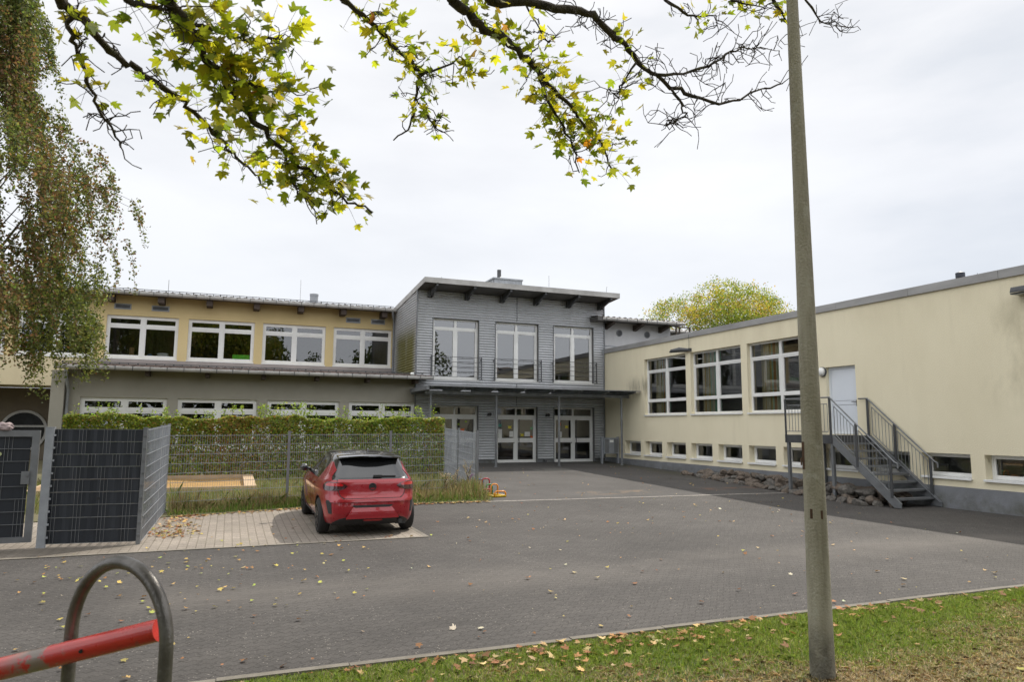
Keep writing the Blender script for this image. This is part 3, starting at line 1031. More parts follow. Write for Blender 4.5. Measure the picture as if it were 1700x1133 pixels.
# lower storey, flush with the entrance front
lww = [(-5.15, -2.27, 1.0, 2.93), (-1.90, 0.965, 1.0, 2.93), (1.365, 4.18, 1.0, 2.93), (4.585, 7.395, 1.0, 2.93)]
w = UB('y', LY)
wall(w, -5.62, 7.41, -.3, 3.95, lww, 0.3)
w.box(-5.62, LY + .31, -.3, -5.3, 37.3, 3.9)
w.box(7.2, LY + .31, -.3, 7.42, 34.7, 3.9)
w.build('lower_wall', M['render_grey'], cls)
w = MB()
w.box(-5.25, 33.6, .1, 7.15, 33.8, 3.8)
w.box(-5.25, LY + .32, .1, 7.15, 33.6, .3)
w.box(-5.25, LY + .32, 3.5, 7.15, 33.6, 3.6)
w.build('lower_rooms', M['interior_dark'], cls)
for a, b, d, e in lww:
    window(cls, 'y', LY, a, b, d, e, 2, (2.46,), 0.09, 0.08, 0.06, 0.13, 0.05, rail=0.1)
w = MB()
w.box(-6.05, 29.55, -.2, -5.63, 29.95, 3.88)
w.build('corner_pier', M['render_grey'], cls)

# lean-to roof and its gutter
LR = (4.55 - 4.06) / (34.8 - 28.98)


def tiled(name, xa, xb, ya, za, slope, length, parent):
    mb = MB()
    n = int((xb - xa) / .30)
    rows = int(length / .36)
    for r in range(rows):
        y0, y1 = ya + r * .36, ya + (r + 1) * .36 + .02
        base = len(mb.v)
        for i in range(n * 6 + 1):
            x = xa + (xb - xa) * i / (n * 6)
            wv = .028 * math.cos(2 * math.pi * i / 6)
            for y, e in ((y0, .035), (y0 + .001, .02), (y1, -.0)):
                mb.v.append((x, y, za + (y - ya) * slope + wv + (.0 if e == .035 else e)))
        for i in range(n * 6):
            for k in range(2):
                a = base + i * 3 + k
                mb.f.append((a, a + 3, a + 4, a + 1))
                mb.m.append(0)
    return mb.build(name, M['tile'], parent, recalc=False)


lr = tiled('lower_roof', -5.86, 7.93, 28.98, 4.05, LR, 5.85, cls)
d = MB()
d.add([(-5.84, 28.95, 3.98), (7.90, 28.95, 3.98), (7.90, 34.78, 3.98 + 5.83 * LR), (-5.84, 34.78, 3.98 + 5.83 * LR),
       (-5.84, 28.95, 3.92), (7.90, 28.95, 3.92), (7.90, 34.78, 3.92 + 5.83 * LR), (-5.84, 34.78, 3.92 + 5.83 * LR)],
      [(0, 1, 2, 3), (7, 6, 5, 4), (0, 4, 5, 1), (1, 5, 6, 2), (2, 6, 7, 3), (3, 7, 4, 0)])
d.build('roof_deck', M['wood_dark'], lr)


def gutter(name, xa, xb, y, z0, z1, parent, step=.42):
    mb = MB()
    prof = [(0, z1), (-.015, z1 - .01), (-.02, (z0 + z1) / 2), (.0, z0 + .02), (.03, z0), (.12, z0), (.12, z1 - .02), (.1, z1 - .02), (.1, z0 + .02), (.04, z0 + .02), (.015, z0 + .04), (.01, z1)]
    mb.prism([(xa, y + a, b) for a, b in prof], (0, 0, 0), (xb - xa, 0, 0))
    x = xa + .2
    while x < xb:
        mb.cur = 1
        mb.box(x - .012, y - .028, z0 - .012, x + .012, y - .0, z1 + .012)
        x += step * 1.35
    return mb.build(name, [M['zinc'], M['steel_dark']], parent)


def snow_guard(xa, xb, y, z, parent, h=.14, step=.22):
    mb = MB()
    mb.box(xa, y - .012, z + h - .025, xb, y + .012, z + h)
    mb.box(xa, y - .012, z + .012, xb, y + .012, z + .03)
    x = xa
    i = 0
    while x < xb:
        mb.box(x, y - .013, z, x + (.03 if i % 4 else .05), y + .013, z + h - .001)
        x += step
        i += 1
    return mb.build('snow_guard', M['steel_dark'], parent)


gutter('gutter', -5.87, 7.95, 28.85, 3.90, 4.04, lr)
snow_guard(-5.7, 7.6, 29.15, 4.12, lr, .08, .30)
f = MB()
f.box(-5.75, 34.70, 4.50, 7.40, 34.785, 4.77)
f.box(-5.75, 34.62, 4.50, 7.40, 34.70, 4.60)
f.build('flashing', M['flash'], lr)
for i in range(7):
    x = -5.0 + i * 2.05
    b = MB()
    b.box(x - .07, 29.1, 3.74, x + .07, LY - .002, 3.915)
    b.build('rafter_end', M['wood_dark'], lr)
# upper roof
UR = math.tan(math.radians(4))
ur = tiled('upper_roof', -22.3, 7.35, 34.02, 7.72, UR, 9.0, cls)
d = MB()
d.add([(-22.3, 33.98, 7.66), (7.34, 33.98, 7.66), (7.34, 43, 7.66 + 9.02 * UR), (-22.3, 43, 7.66 + 9.02 * UR),
       (-22.3, 33.98, 7.58), (7.34, 33.98, 7.58), (7.34, 43, 7.58 + 9.02 * UR), (-22.3, 43, 7.58 + 9.02 * UR)],
      [(0, 1, 2, 3), (7, 6, 5, 4), (0, 4, 5, 1), (1, 5, 6, 2), (2, 6, 7, 3), (3, 7, 4, 0)])
d.build('roof_deck', M['soffit'], ur)
gutter('gutter', -22.3, 7.50, 33.88, 7.55, 7.70, ur)
snow_guard(-22, 7.3, 34.2, 7.76, ur, .10, .28)
for k, x in enumerate((-11.0, -9.05, -7.05, -5.08, -3.10, -1.13, .89, 2.87, 4.85, 6.84)):
    b = MB()
    b.box(x - .13, 34.05, 7.28, x + .13, UY - .002, 7.575)
    b.build('rafter_end', M['wood_dark'], ur)
vb = MB()
vb.lathe([(.20, 7.6), (.20, 8.42), (.215, 8.42), (.215, 8.52), (.0, 8.56)], (3.62, 36.0, 0), 'z', 20)
vb.build('roof_vent', M['steel_light'], ur, smooth=True, angle=.6)
b = MB()
b.tube([(2.95, 36, 7.7), (2.95, 36, 9.2)], .008, 5)
b.build('lightning_rod', M['steel'], ur)
b = MB()
b.tube([(-3.0, 36, 7.7), (-3.0, 36, 8.7)], .011, 5)
b.build('lightning_rod', M['steel'], ur)
for x0_, x1_ in ((-8.25, -7.6), (-6.8, -6.1), (-5.0, -4.33), (-3.52, -2.80), (5.07, 5.77), (6.30, 7.0)):
    g = UB('y', UY)
    g.b(x0_, x1_, 7.00, 7.05, .03, 0)
    g.b(x0_, x1_, 7.20, 7.25, .03, 0)
    g.b(x0_, x0_ + .05, 7.051, 7.199, .03, 0)
    g.b(x1_ - .05, x1_, 7.051, 7.199, .03, 0)
    go = g.build('vent_grille', M['steel_light'], cls)
    g = UB('y', UY)
    g.b(x0_ + .05, x1_ - .05, 7.05, 7.20, .004, .001)
    for v in (7.075, 7.125, 7.175):
        g.add([g.P(x0_ + .05, v - .02, .024), g.P(x1_ - .05, v - .02, .024), g.P(x1_ - .05, v + .015, .006), g.P(x0_ + .05, v + .015, .006)], [(0, 1, 2, 3)])
    g.build('louvre', M['steel'], go)
# downpipes
b = MB()
b.tube([(7.22, 33.95, 7.56), (7.22, 33.97, 7.42), (7.36, 34.3, 7.12), (7.37, 34.36, 6.9), (7.37, 34.36, 4.6)], .055, 10)
for z in (5.0, 6.6):
    b.lathe([(.07, z), (.07, z + .04)], (7.37, 34.36, 0), 'z', 10)
b.build('downpipe', M['steel'], cls, smooth=True, angle=.7)
b = MB()
b.tube([(-5.52, 28.95, 3.92), (-5.52, 28.97, 3.75), (-5.54, 29.6, 3.3), (-5.54, 29.68, 3.1), (-5.54, 29.68, .1)], .05, 10)
b.build('downpipe', M['steel_light'], cls, smooth=True, angle=.7)

# things on the classroom window boards
def board_thing(name, mb, mat, lab, cat, group=None):
    return tag(mb.build(name, mat), lab, cat, group)


brd = UB('y', UY)
brd.b(-22, 7.42, 4.80, 4.835, -.16, -.34)
brd.build('window_board', M['white'], cls)
ZB = 4.926
YB = UY + .25
b = MB()
b.box(-.05, YB - .07, 4.836, .70, YB - .05, 5.20)
board_thing('green_board', b, pm('bright_green_card', (.20, .92, .05), None, 3, .6), 'bright green card leaning in the second classroom window', 'board')
b = MB()
b.lathe([(.10, 4.836), (.10, 5.32), (.085, 5.34)], (-4.22, YB, 0), 'z', 14)
board_thing('paper_roll', b, pm('brown_card', (.33, .20, .09), None, 3, .8), 'upright brown cardboard roll in the first classroom window', 'cardboard roll')
b = MB()
b.box(-4.62, YB - .05, 4.836, -4.32, YB + .05, 5.02)
board_thing('grey_box', b, M['steel'], 'low grey box left of the cardboard roll in the window', 'box')
for k in range(3):
    b = MB()
    pr = []
    for i in range(9):
        t = i / 8 * 2 - 1
        pr.append(((1 - abs(t) ** 4) * .055 + .005, t * (.30 - .03 * k)))
    vs = []
    b.tube([(-2.98 + h, YB, 4.90 + .095 * k) for r_, h in pr], [max(r_, .008) for r_, h in pr], 10)
    o = board_thing('cushion', b, M['white'], ('lowest', 'middle', 'topmost')[k] + ' of three white cushions stacked in the first classroom window', 'cushion', 'cushions in the classroom window')
b = MB()
b.lathe([(.001, 4.836), (.09, 4.87), (.13, 4.96), (.09, 5.06), (.001, 5.09)], (-3.5, YB, 0), 'z', 14)
board_thing('ball', b, pm('blue_rubber', (.03, .12, .3), None, 3, .4), 'dark blue ball beside the stacked cushions in the window', 'ball')
cols_ = [(.25, .09, .04), (.10, .14, .22), (.35, .30, .24), (.05, .22, .17), (.45, .4, .33), (.18, .05, .05)]
for i in range(9):
    x = -1.72 + i * .145
    b = MB()
    h = .12 + .05 * ((i * 7) % 4) / 3
    b.lathe([(.05, 4.836), (.055, 4.836 + h * .7), (.045, 4.836 + h)], (x, YB, 0), 'z', 12)
    board_thing('jar', b, pm('jar_paint_%s' % 'abcdefghi'[i], cols_[i % 6], None, 4, .5), 'small craft jar in the row along the second classroom window', 'jar', 'craft jars along the second classroom window')
b = MB()
b.lathe([(.001, 0), (.06, .01), (.09, .07), (.06, .13), (.001, .14)], (7.05, 28.96, 4.06), 'z', 14)
tag(b.build('ball', M['white']), 'white ball lying in the lean-to roof gutter near the metal building', 'ball')

# ------------------------------------------------------------------ hall wing on the right
HX = 16.74
hall = thing('hall_building', 'long pale yellow flat roofed hall with big windows and a row of basement windows', 'building', (HX, 16, 0))
bw = [(27.91 - 1.643 * k - 1.30, 27.91 - 1.643 * k, .76, 1.345) for k in range(16)]
hw = [(23.22, 26.22, 2.48, 4.89), (19.95, 22.90, 2.48, 4.89), (16.68, 19.63, 2.48, 4.89)]
hd = [(15.07, 16.16, 1.78, 3.79)]
w = UB('x', HX)
wall(w, 1.5, 29.78, -.3, 5.55, bw + hw + hd, .36)
w.box(HX + .37, 1.2, -.3, 30, 1.5, 5.5)
w.build('wall', M['render_yellow'], hall)
w = MB()
w.box(22, 1.6, 1.72, 22.3, 29.7, 5.4)
w.box(HX + .37, 1.6, 1.55, 22, 29.7, 1.7)
w.box(20, 1.6, -.2, 20.2, 29.7, 1.54)
w.box(HX + .37, 29.5, -.2, 22, 29.75, 5.4)
w.build('rooms', M['room_light'], hall)
w = MB()
w.box(HX - .04, 1.2, 5.50, 30, 29.78, 5.60)
w.build('roof', M['soffit'], hall)
w = UB('x', HX)
for i in range(12):
    a = 1.2 + i * 2.40
    b = min(a + 2.392, 29.77)
    w.b(a, b, 5.492, 5.70, .055, -.02)
    w.b(a, b, 5.66, 5.70, -.02, -.4)
w.build('parapet', M['parapet'], hall)
w = UB('x', HX)
w.b(1.5, 29.78, -.3, .535, .022, .0005)
w.build('plinth', M['plinth'], hall)
for a, b, d, e in hw:
    window(hall, 'x', HX, a, b, d, e, 2, (3.06, 4.37), .14, .07, .055, .12, .06, (0, 2), rail=.075, sill_w=.06, glass='glass_hall')
for k, (a, b, d, e) in enumerate(bw):
    wo = window(hall, 'x', HX, a + .0, b - .0, d + .01, e, 1, (), .24, .05, .045, .1, .05, sill_w=.07, name='basement_window', glass='glass_hall')
dd = UB('x', HX)
a, b, d, e = hd[0]
dd.b(a, a + .07, d, e, -.12, -.2)
dd.b(b - .07, b, d, e, -.12, -.2)
dd.b(a + .07, b - .07, e - .07, e, -.122, -.2)
dd.b(a + .075, b - .075, d + .01, d + .86, -.135, -.18)
dd.b(a + .075, b - .075, d + .87, d + .985, -.130, -.18)
dd.b(a + .075, b - .075, d + .995, e - .075, -.135, -.18)
do = dd.build('door', pm('door_white', (.72, .76, .82), (.68, .72, .78), 1, .35), hall)
hh = UB('x', HX)
hh.tube([hh.P(a + .12, d + .95, -.13), hh.P(a + .12, d + .95, -.075), hh.P(a + .25, d + .95, -.075)], .012, 8)
hh.b(a + .1, a + .14, d + .82, d + 1.0, -.128, -.132)
hh.build('door_handle', M['steel_dark'], do)

M['curtain'] = None
m, t, p = nt_new('striped_curtain')
p.inputs['Roughness'].default_value = .9
tc = nd(t, 'ShaderNodeTexCoord')
wv = nd(t, 'ShaderNodeSeparateXYZ')
t.links.new(tc.outputs['UV'], wv.inputs[0])
rp = nd(t, 'ShaderNodeValToRGB')
rp.color_ramp.interpolation = 'CONSTANT'
ramp(rp, [(0, (.70, .64, .40)), (.12, (.66, .46, .16)), (.2, (.74, .70, .50)), (.34, (.70, .56, .22)), (.44, (.45, .62, .42)), (.55, (.56, .30, .12)), (.6, (.70, .70, .50)),
          (.7, (.22, .50, .32)), (.82, (.52, .68, .46)), (.9, (.16, .44, .28))])
t.links.new(wv.outputs['X'], rp.inputs[0])
t.links.new(rp.outputs[0], p.inputs['Base Color'])
tr = nd(t, 'ShaderNodeBsdfTranslucent')
t.links.new(rp.outputs[0], tr.inputs['Color'])
mx = nd(t, 'ShaderNodeMixShader', {0: .4})
t.links.new(p.outputs[0], mx.inputs[1])
t.links.new(tr.outputs[0], mx.inputs[2])
t.links.new(mx.outputs[0], t.nodes['Material Output'].inputs['Surface'])
for (ya, yb, z0, lab) in ((24.75, 25.85, 2.55, 'striped curtain hanging inside the hall window farthest along the wall'),
                          (21.55, 22.6, 2.55, 'striped curtain hanging inside the middle hall window'),
                          (18.2, 19.3, 2.55, 'striped orange and green curtain inside the hall window nearest the steps')):
    mb = MB()
    n = 90
    for i in range(n + 1):
        y = yb - (yb - ya) * i / n
        x = HX + .36 + .045 * math.sin(i * .62 + ya) + .02 * math.sin(i * .21)
        mb.v += [(x, y, z0), (x + .01 * math.sin(i), y, 4.95)]
    for i in range(n):
        mb.f.append((2 * i, 2 * i + 2, 2 * i + 3, 2 * i + 1))
        mb.m.append(0)
    o = mb.build('curtain', m, None, smooth=True, recalc=False)
    uv = o.data.uv_layers.new(name='UVMap')
    for lp in o.data.loops:
        uv.data[lp.index].uv = ((lp.vertex_index // 2) / n, lp.vertex_index % 2)
    tag(o, lab, 'curtain', 'curtains in the hall windows')

# lamps, rods and flue of the hall
def street_head(y, z, name, lab, size=1.0):
    t = thing(name, lab, 'outdoor lamp', (HX - .02, y, z))
    b = MB()
    pts = [(-.02 - .0, 0, 0), (-.08, 0, .0), (-.16, 0, -.0), (-.50, 0, .03), (-.86, 0, .0), (-.96, 0, -.05)]
    b.tube([(p_[0] * size * .42 , p_[0] * size * -.9, p_[2]) for p_ in pts], [.03, .045, .07, .10, .07, .01], 10)
    b.build('lamp_head', M['steel_dark'], t, smooth=True, world=False)
    b = MB()
    b.box(-.08, -.05, -.06, .02, .05, .06)
    b.build('bracket', M['steel_dark'], t, world=False)
    return t


street_head(22.85, 5.0, 'wall_lantern', 'grey spoon shaped lamp fixed high on the wall between two hall windows')
b = MB()
b.tube([(HX - .065, 22.88, 5.62), (HX - .065, 22.88, 5.05)], .008, 5)
tag(b.build('conduit', M['steel_dark']), 'thin dark cable running from parapet down to the wall lamp', 'cable')
t = thing('floodlight', 'dark flat floodlight on the right end of the hall wall', 'outdoor lamp', (HX, 10.05, 5.05))
b = MB()
b.box(-.30, -.55, -.03, -.01, .35, .0)
b.prism([(-.34, -.55, -.0), (-.34, .33, -.0), (-.30, .33, .10), (-.05, .33, .10), (-.05, -.55, .10), (-.30, -.55, .1)], (0, 0, 0.001), (0, 0, .03))
b.build('lamp_head', M['steel_dark'], t, world=False)
b = MB()
b.box(-.28, -.5, -.045, -.05, .3, -.031)
b.build('lens', pm('lamp_lens', (.45, .46, .42), None, 3, .2), t, world=False)
b = MB()
b.tube([(-.02, .1, -.16), (-.12, .1, -.14), (-.15, .1, -.05)], .04, 8)
b.build('bracket', M['steel'], t, world=False)
t = thing('bulkhead_lamp', 'round white wall lamp beside the white hall door half hidden by the pole', 'outdoor lamp', (HX - .01, 16.25, 3.66))
b = MB()
b.lathe([(.15, .0), (.15, -.05), (.145, -.055)], (0, 0, 0), 'x', 20)
b.build('mount', M['steel_dark'], t, world=False)
b = MB()
b.lathe([(.135, -.055), (.125, -.11), (.08, -.15), (.001, -.165)], (0, 0, 0), 'x', 20)
b.build('lamp_shade', M['white'], t, smooth=True, world=False)
b = MB()
b.lathe([(.07, 5.55), (.07, 5.98), (.115, 5.99), (.115, 6.12), (.02, 6.16)], (18.0, 12.63, 0), 'z', 16)
tag(b.build('roof_flue', pm('dark_blue_pipe', (.03, .035, .05), None, 3, .5)), 'short dark flue pipe with a cap on the hall roof', 'flue')
b = MB()
b.tube([(17.9, 12.1, 5.6), (17.9, 12.1, 6.0)], .006, 4)
b.tube([(17.9, 13.2, 5.6), (17.9, 13.35, 5.93)], .006, 4)
tag(b.build('lightning_rod', M['steel_dark']), 'pair of thin lightning rods beside the dark flue on the hall roof', 'lightning rod')

# clerestory building seen over the hall roof
cr = thing('clerestory_building', 'whitish upper storey with round vents and a tiled roof behind the hall roof', 'building', (19, 30, 5.6))
w = MB()
w.box(16.85, 30.0, 0, 20.74, 38, 7.22)
w.box(20.75, 32.2, 0, 30, 38, 7.18)
w.build('wall', M['render_white'], cr)
cr1 = tiled('roof', 16.0, 20.95, 29.1, 7.20, math.tan(math.radians(4)), 8, cr)
d = MB()
d.prism([(16.02, 29.05, 7.14), (16.02, 37, 7.14 + 7.95 * .07), (16.02, 37, 7.02 + 7.95 * .07), (16.02, 29.05, 7.02)], (0, 0, 0), (4.9, 0, 0))
d.build('roof_deck', M['soffit'], cr1)
gutter('gutter', 16.25, 20.95, 28.98, 7.02, 7.16, cr1)
d = MB()
d.box(15.98, 28.98, 7.0, 16.22, 31, 7.19)
d.build('verge_board', M['soffit'], cr1)
cr2 = tiled('roof', 20.97, 30, 31.0, 7.10, math.tan(math.radians(4)), 7, cr)
gutter('gutter', 20.97, 30, 30.9, 6.95, 7.08, cr2)
d = MB()
d.prism([(20.98, 31.05, 7.04), (20.98, 37, 7.04 + 5.95 * .07), (20.98, 37, 6.95 + 5.95 * .07), (20.98, 31.05, 6.95)], (0, 0, 0), (9, 0, 0))
d.build('roof_deck', M['soffit'], cr2)
for x in (16.95, 18.60, 20.10):
    b = MB()
    b.prism([(x, 30.0, 6.72), (x, 30.0, 7.02), (x, 29.15, 7.02), (x, 29.15, 6.93)], (-.09, 0, 0), (.09, 0, 0))
    b.build('rafter_end', M['wood_dark'], cr1)
for x in (17.73, 19.34):
    b = MB()
    b.lathe([(.17, 0), (.17, -.02), (.135, -.02), (.13, -.004)], (x, 29.998, 6.585), 'y', 24)
    vo = b.build('round_vent', M['steel'], cr)
    b = MB()
    b.lathe([(.128, -.005), (.128, -.012)], (x, 29.998, 6.585), 'y', 24)
    b.build('vent_disc', M['steel_dark'], vo)
t = thing('roof_ladder_guard', 'small dark metal guard frame on the flat hall roof near the clerestory', 'guard frame', (20.6, 29.0, 5.62))
b = MB()
for x in (20.35, 20.55, 21.15):
    b.box(x - .03, 28.9, 5.6, x + .03, 28.97, 6.92)
b.box(20.3, 28.9, 6.3, 21.2, 28.96, 6.36)
b.box(20.3, 28.9, 6.88, 21.2, 28.96, 6.94)
b.build('guard_frame', M['wood_dark'], t)
b = MB()
b.box(20.3, 28.98, 5.61, 21.2, 29.5, 6.45)
b.build('cabinet', M['black'], t)
b = MB()
b.tube([(16.66, 29.68, .6), (16.66, 29.68, 5.72), (16.70, 29.62, 5.84), (16.9, 29.5, 5.86), (18.2, 29.4, 5.72)], .03, 8)
tag(b.build('conduit', M['steel_light'], smooth=True), 'pale pipe climbing the inner corner and bending onto the hall roof', 'pipe')
# ------------------------------------------------------------------ steel stairs to the hall door
SX0, SX1 = 15.27, 16.70
st = thing('metal_staircase', 'grey steel staircase with landing and bar railings up to the white hall door', 'staircase', (16.0, 14.2, 0.03))
b = MB()
for k in range(12):                       # landing grating and its edge beams
    b.box(SX0 + .06, 14.72 + k * .135, 1.715, SX1 - .06, 14.72 + k * .135 + .10, 1.745)
b.box(SX0, 14.62, 1.53, SX0 + .05, 16.38, 1.76)
b.box(SX1 - .05, 14.62, 1.53, SX1, 16.38, 1.76)
b.box(SX0 + .051, 14.62, 1.53, SX1 - .051, 14.67, 1.758)
b.box(SX0 + .051, 16.33, 1.53, SX1 - .051, 16.38, 1.758)
b.build('landing', M['steel_dark'], st)
for y in (14.66, 16.28):
    for x in (SX0 + .045, SX1 - .045):
        b = MB()
        b.box(x - .04, y - .04, .0, x + .04, y + .04, 1.529)
        b.build('support_leg', M['steel'], st)
for x in (SX0 + .012, SX1 - .012):
    b = MB()
    b.prism([(x, 14.61, 1.77), (x, 14.61, 1.50), (x, 12.80, .02), (x, 12.60, .02), (x, 12.60, .13)], (-.012, 0, 0), (.012, 0, 0))
    for dz in (.0,):
        b.bar((x + (.03 if x < 16 else -.03), 14.6, 1.74), (x + (.03 if x < 16 else -.03), 12.62, .12), .05, .012)
    b.build('stringer', M['steel'], st)
for k in range(8):
    z = 1.75 - (k + 1) * .19
    y = 14.60 - k * .2235
    b = MB()
    b.box(SX0 + .03, y - .25, z - .035, SX1 - .03, y + .0, z)
    b.box(SX0 + .03, y - .255, z - .045, SX1 - .03, y - .251, z + .003)
    b.build('tread', M['steel'], st)


def rail_flight(x):
    b = MB()
    pts = [(x, 14.95, 2.80), (x, 14.66, 2.80), (x, 12.72, 1.13), (x, 12.64, 1.10), (x, 12.64, .98)]
    b.tube(pts, .021, 8)
    b.tube([(x, 14.52, 2.55), (x, 13.90, 2.01)], .011, 6)
    b.tube([(x, 13.76, 1.90), (x, 12.92, 1.17)], .011, 6)
    b.tube([(x, 14.52, 1.80), (x, 13.90, 1.26)], .011, 6)
    b.tube([(x, 13.76, 1.14), (x, 12.92, .42)], .011, 6)
    for y0, y1, n in ((14.52, 13.90, 6), (13.76, 12.92, 8)):
        for i in range(n + 1):
            y = y0 + (y1 - y0) * i / n
            zt_ = (2.55 - (14.52 - y) * .87) if y0 > 14 else (1.90 - (13.76 - y) * .869)
            zb_ = (1.80 - (14.52 - y) * .87) if y0 > 14 else (1.14 - (13.76 - y) * .857)
            b.tube([(x, y, zb_), (x, y, zt_)], .0075 if 0 < i < n else .011, 5)
    b.build('railing', M['steel'], st)
    for y, z0, z1 in ((14.66, 1.55, 2.78), (13.83, .95, 2.07), (12.84, .25, 1.22)):
        b = MB()
        b.box(x - .012, y - .035, z0, x + .012, y + .035, z1)
        b.build('railing_post', M['steel_dark'], st)


rail_flight(SX0 + .0)
rail_flight(SX1 - .03)
b = MB()                                   # landing railing, outer side and far end
for (p0, p1) in (((SX0, 14.75, 0), (SX0, 16.30, 0)), ((SX0 + .06, 16.36, 0), (SX1 - .12, 16.36, 0))):
    p0, p1 = Vector(p0), Vector(p1)
    n = 13 if p0.x == p1.x else 11
    for z in (1.86, 2.62):
        b.tube([(p0.x, p0.y, z), (p1.x, p1.y, z)], .011, 6)
    b.tube([(p0.x, p0.y - (.1 if n == 13 else 0), 2.80), (p1.x, p1.y, 2.80)], .021, 8)
    for i in range(n + 1):
        q = p0.lerp(p1, i / n)
        b.tube([(q.x, q.y, 1.86), (q.x, q.y, 2.62)], .0075, 5)
b.build('railing', M['steel'], st)
for x, y in ((SX0, 16.33), (SX1 - .1, 16.36)):
    b = MB()
    b.box(x - .02, y - .02, 1.55, x + .02, y + .02, 2.79)
    b.build('railing_post', M['steel_dark'], st)

# ------------------------------------------------------------------ mailbox stand, rocks, toys
t = thing('mailbox_stand', 'grey steel mailbox cabinet on two legs under the canopy end', 'mailbox', (16.3, 28.3, .3))
b = MB()
b.box(15.86, 28.30, .74, 16.62, 28.62, 1.46)
b.build('cabinet', M['steel_light'], t)
for x in (15.82, 16.66):
    b = MB()
    b.box(x - .035, 28.38, .28, x + .035, 28.50, 1.50)
    b.build('post', M['steel_light'], t)
for (x0_, x1_, z0_, z1_) in ((15.89, 16.10, .79, 1.41), (16.13, 16.36, .79, 1.16), (16.39, 16.59, .79, 1.41), (16.13, 16.36, 1.19, 1.41)):
    b = MB()
    b.box(x0_, 28.285, z0_, x1_, 28.298, z1_)
    mdoor = b.build('mailbox_door', M['steel'] if z1_ - z0_ > .5 else M['steel_light'], t)
b = MB()
b.box(16.15, 28.278, 1.25, 16.34, 28.284, 1.36)
b.build('name_plate', M['white'], t)

rock_me = []
M['rock'] = pm('brown_stone', (.17, .135, .105), (.075, .062, .052), 3.2, .95, bump=1.0, bscale=9)
mixin(M['rock'], noise_mask(2.2, .52, .72), (.24, .19, .14), .6)
M['rock2'] = pm('grey_stone', (.16, .145, .125), (.075, .07, .064), 3.2, .95, bump=1.0, bscale=9)
for k in range(8):
    bm = bmesh.new()
    bmesh.ops.create_icosphere(bm, subdivisions=3, radius=1)
    planes = [Vector((rnd.gauss(0, 1), rnd.gauss(0, 1), rnd.gauss(0, 1))).normalized() for _ in range(11)]
    lim = [rnd.uniform(.55, .85) for _ in planes]
    for v in bm.verts:
        p = v.co.copy()
        for pl, l in zip(planes, lim):
            d_ = p.dot(pl)
            if d_ > l:
                p -= pl * (d_ - l) * .93
        p *= 1 + .10 * mnoise.noise(p * 2.3 + Vector((k * 7, 0, 0)))
        v.co = Vector((p.x * 1.25, p.y * .95, p.z * .75))
    me = bpy.data.meshes.new('rock')
    bm.to_mesh(me)
    bm.free()
    me.materials.append(M['rock'] if k % 3 else M['rock2'])
    rock_me.append(me)


def rock_front(y):                         # x of the pile's front edge
    return float(np.interp(y, [12.9, 13.6, 14.6, 18, 22.3], [15.45, 14.95, 14.95, 15.42, 15.95]))


i = 0
for row, (dx, dz, sz) in enumerate(((.16, .03, .20), (.50, .10, .24), (.86, .16, .27), (.58, .27, .20), (1.15, .22, .25))):
    y = 13.05 + .1 * row
    while y < (22.4 - .6 * row):
        x = rock_front(y) + dx + rnd.uniform(-.08, .08)
        s_ = sz * rnd.uniform(.62, 1.15)
        if x < 16.60 - s_ * .7:
            o = bpy.data.objects.new('rock', rock_me[rnd.randrange(8)])
            link(o, None, (x, y, zg(y) + dz))
            o.rotation_euler = (rnd.uniform(-.35, .35), rnd.uniform(-.35, .35), rnd.uniform(0, 6.28))
            o.scale = (s_, s_, s_)
            tag(o, 'rough brown boulder in the heap along the hall plinth', 'rock', 'boulders heaped along the hall plinth')
            i += 1
        y += sz * rnd.uniform(1.35, 1.9)

t = thing('toy_frame', 'low toy frame of coloured tube arches standing at the fence end', 'toy', (6.95, 18.0, zg(18)))
tc_ = {k: pm('toy_' + k, v, None, 5, .35) for k, v in dict(orange=(.72, .25, .015), yellow=(.65, .42, .02), red=(.38, .02, .04), blue=(.03, .10, .34), green=(.03, .25, .08), purple=(.22, .05, .22)).items()}
zb = zg(18)
ang = Matrix.Rotation(.10, 4, 'Z')


def tw(x, y, z):
    v = ang @ Vector((x, y, 0))
    return (6.54 + v.x * .66, 17.62 + v.y * .78, zb + z * .74)


for nm, col, x0_, x1_, y_, h_ in (('arch', 'orange', .06, .56, .0, .20), ('arch', 'orange', .14, .44, .42, .42), ('arch', 'green', .02, .30, .62, .40), ('arch', 'red', .04, .38, 1.0, .58), ('arch', 'blue', -.04, .26, 1.3, .54), ('arch', 'purple', -.14, .18, 1.7, .68)):
    b = MB()
    r_ = .020
    w_ = x1_ - x0_
    c_ = .09
    pts = [tw(x0_, y_, 0), tw(x0_, y_, h_ - c_), tw(x0_ + .03, y_, h_ - .03), tw(x0_ + c_, y_, h_), tw(x1_ - c_, y_, h_), tw(x1_ - .03, y_, h_ - .03), tw(x1_, y_, h_ - c_), tw(x1_, y_, 0)]
    b.tube(pts, r_, 8)
    b.build(nm, tc_[col], t, smooth=True)
for a, q_ in (((.06, .0), (-.24, 1.75)), ((.56, .0), (.08, 1.75))):
    b = MB()
    b.tube([tw(*a, .03), tw(*q_, .03)], .03, 8)
    b.build('base_rail', tc_['yellow'], t, smooth=True)
b = MB()
b.tube([tw(.06, .0, .03), tw(.56, .0, .03)], .03, 8)
b.build('base_rail', tc_['yellow'], t, smooth=True)
b = MB()
b.tube([tw(-.07, .8, .03), tw(-.07, .8, .16), tw(.02, .8, .2), tw(.3, .8, .2)], .026, 8)
b.build('arch', tc_['red'], t, smooth=True)

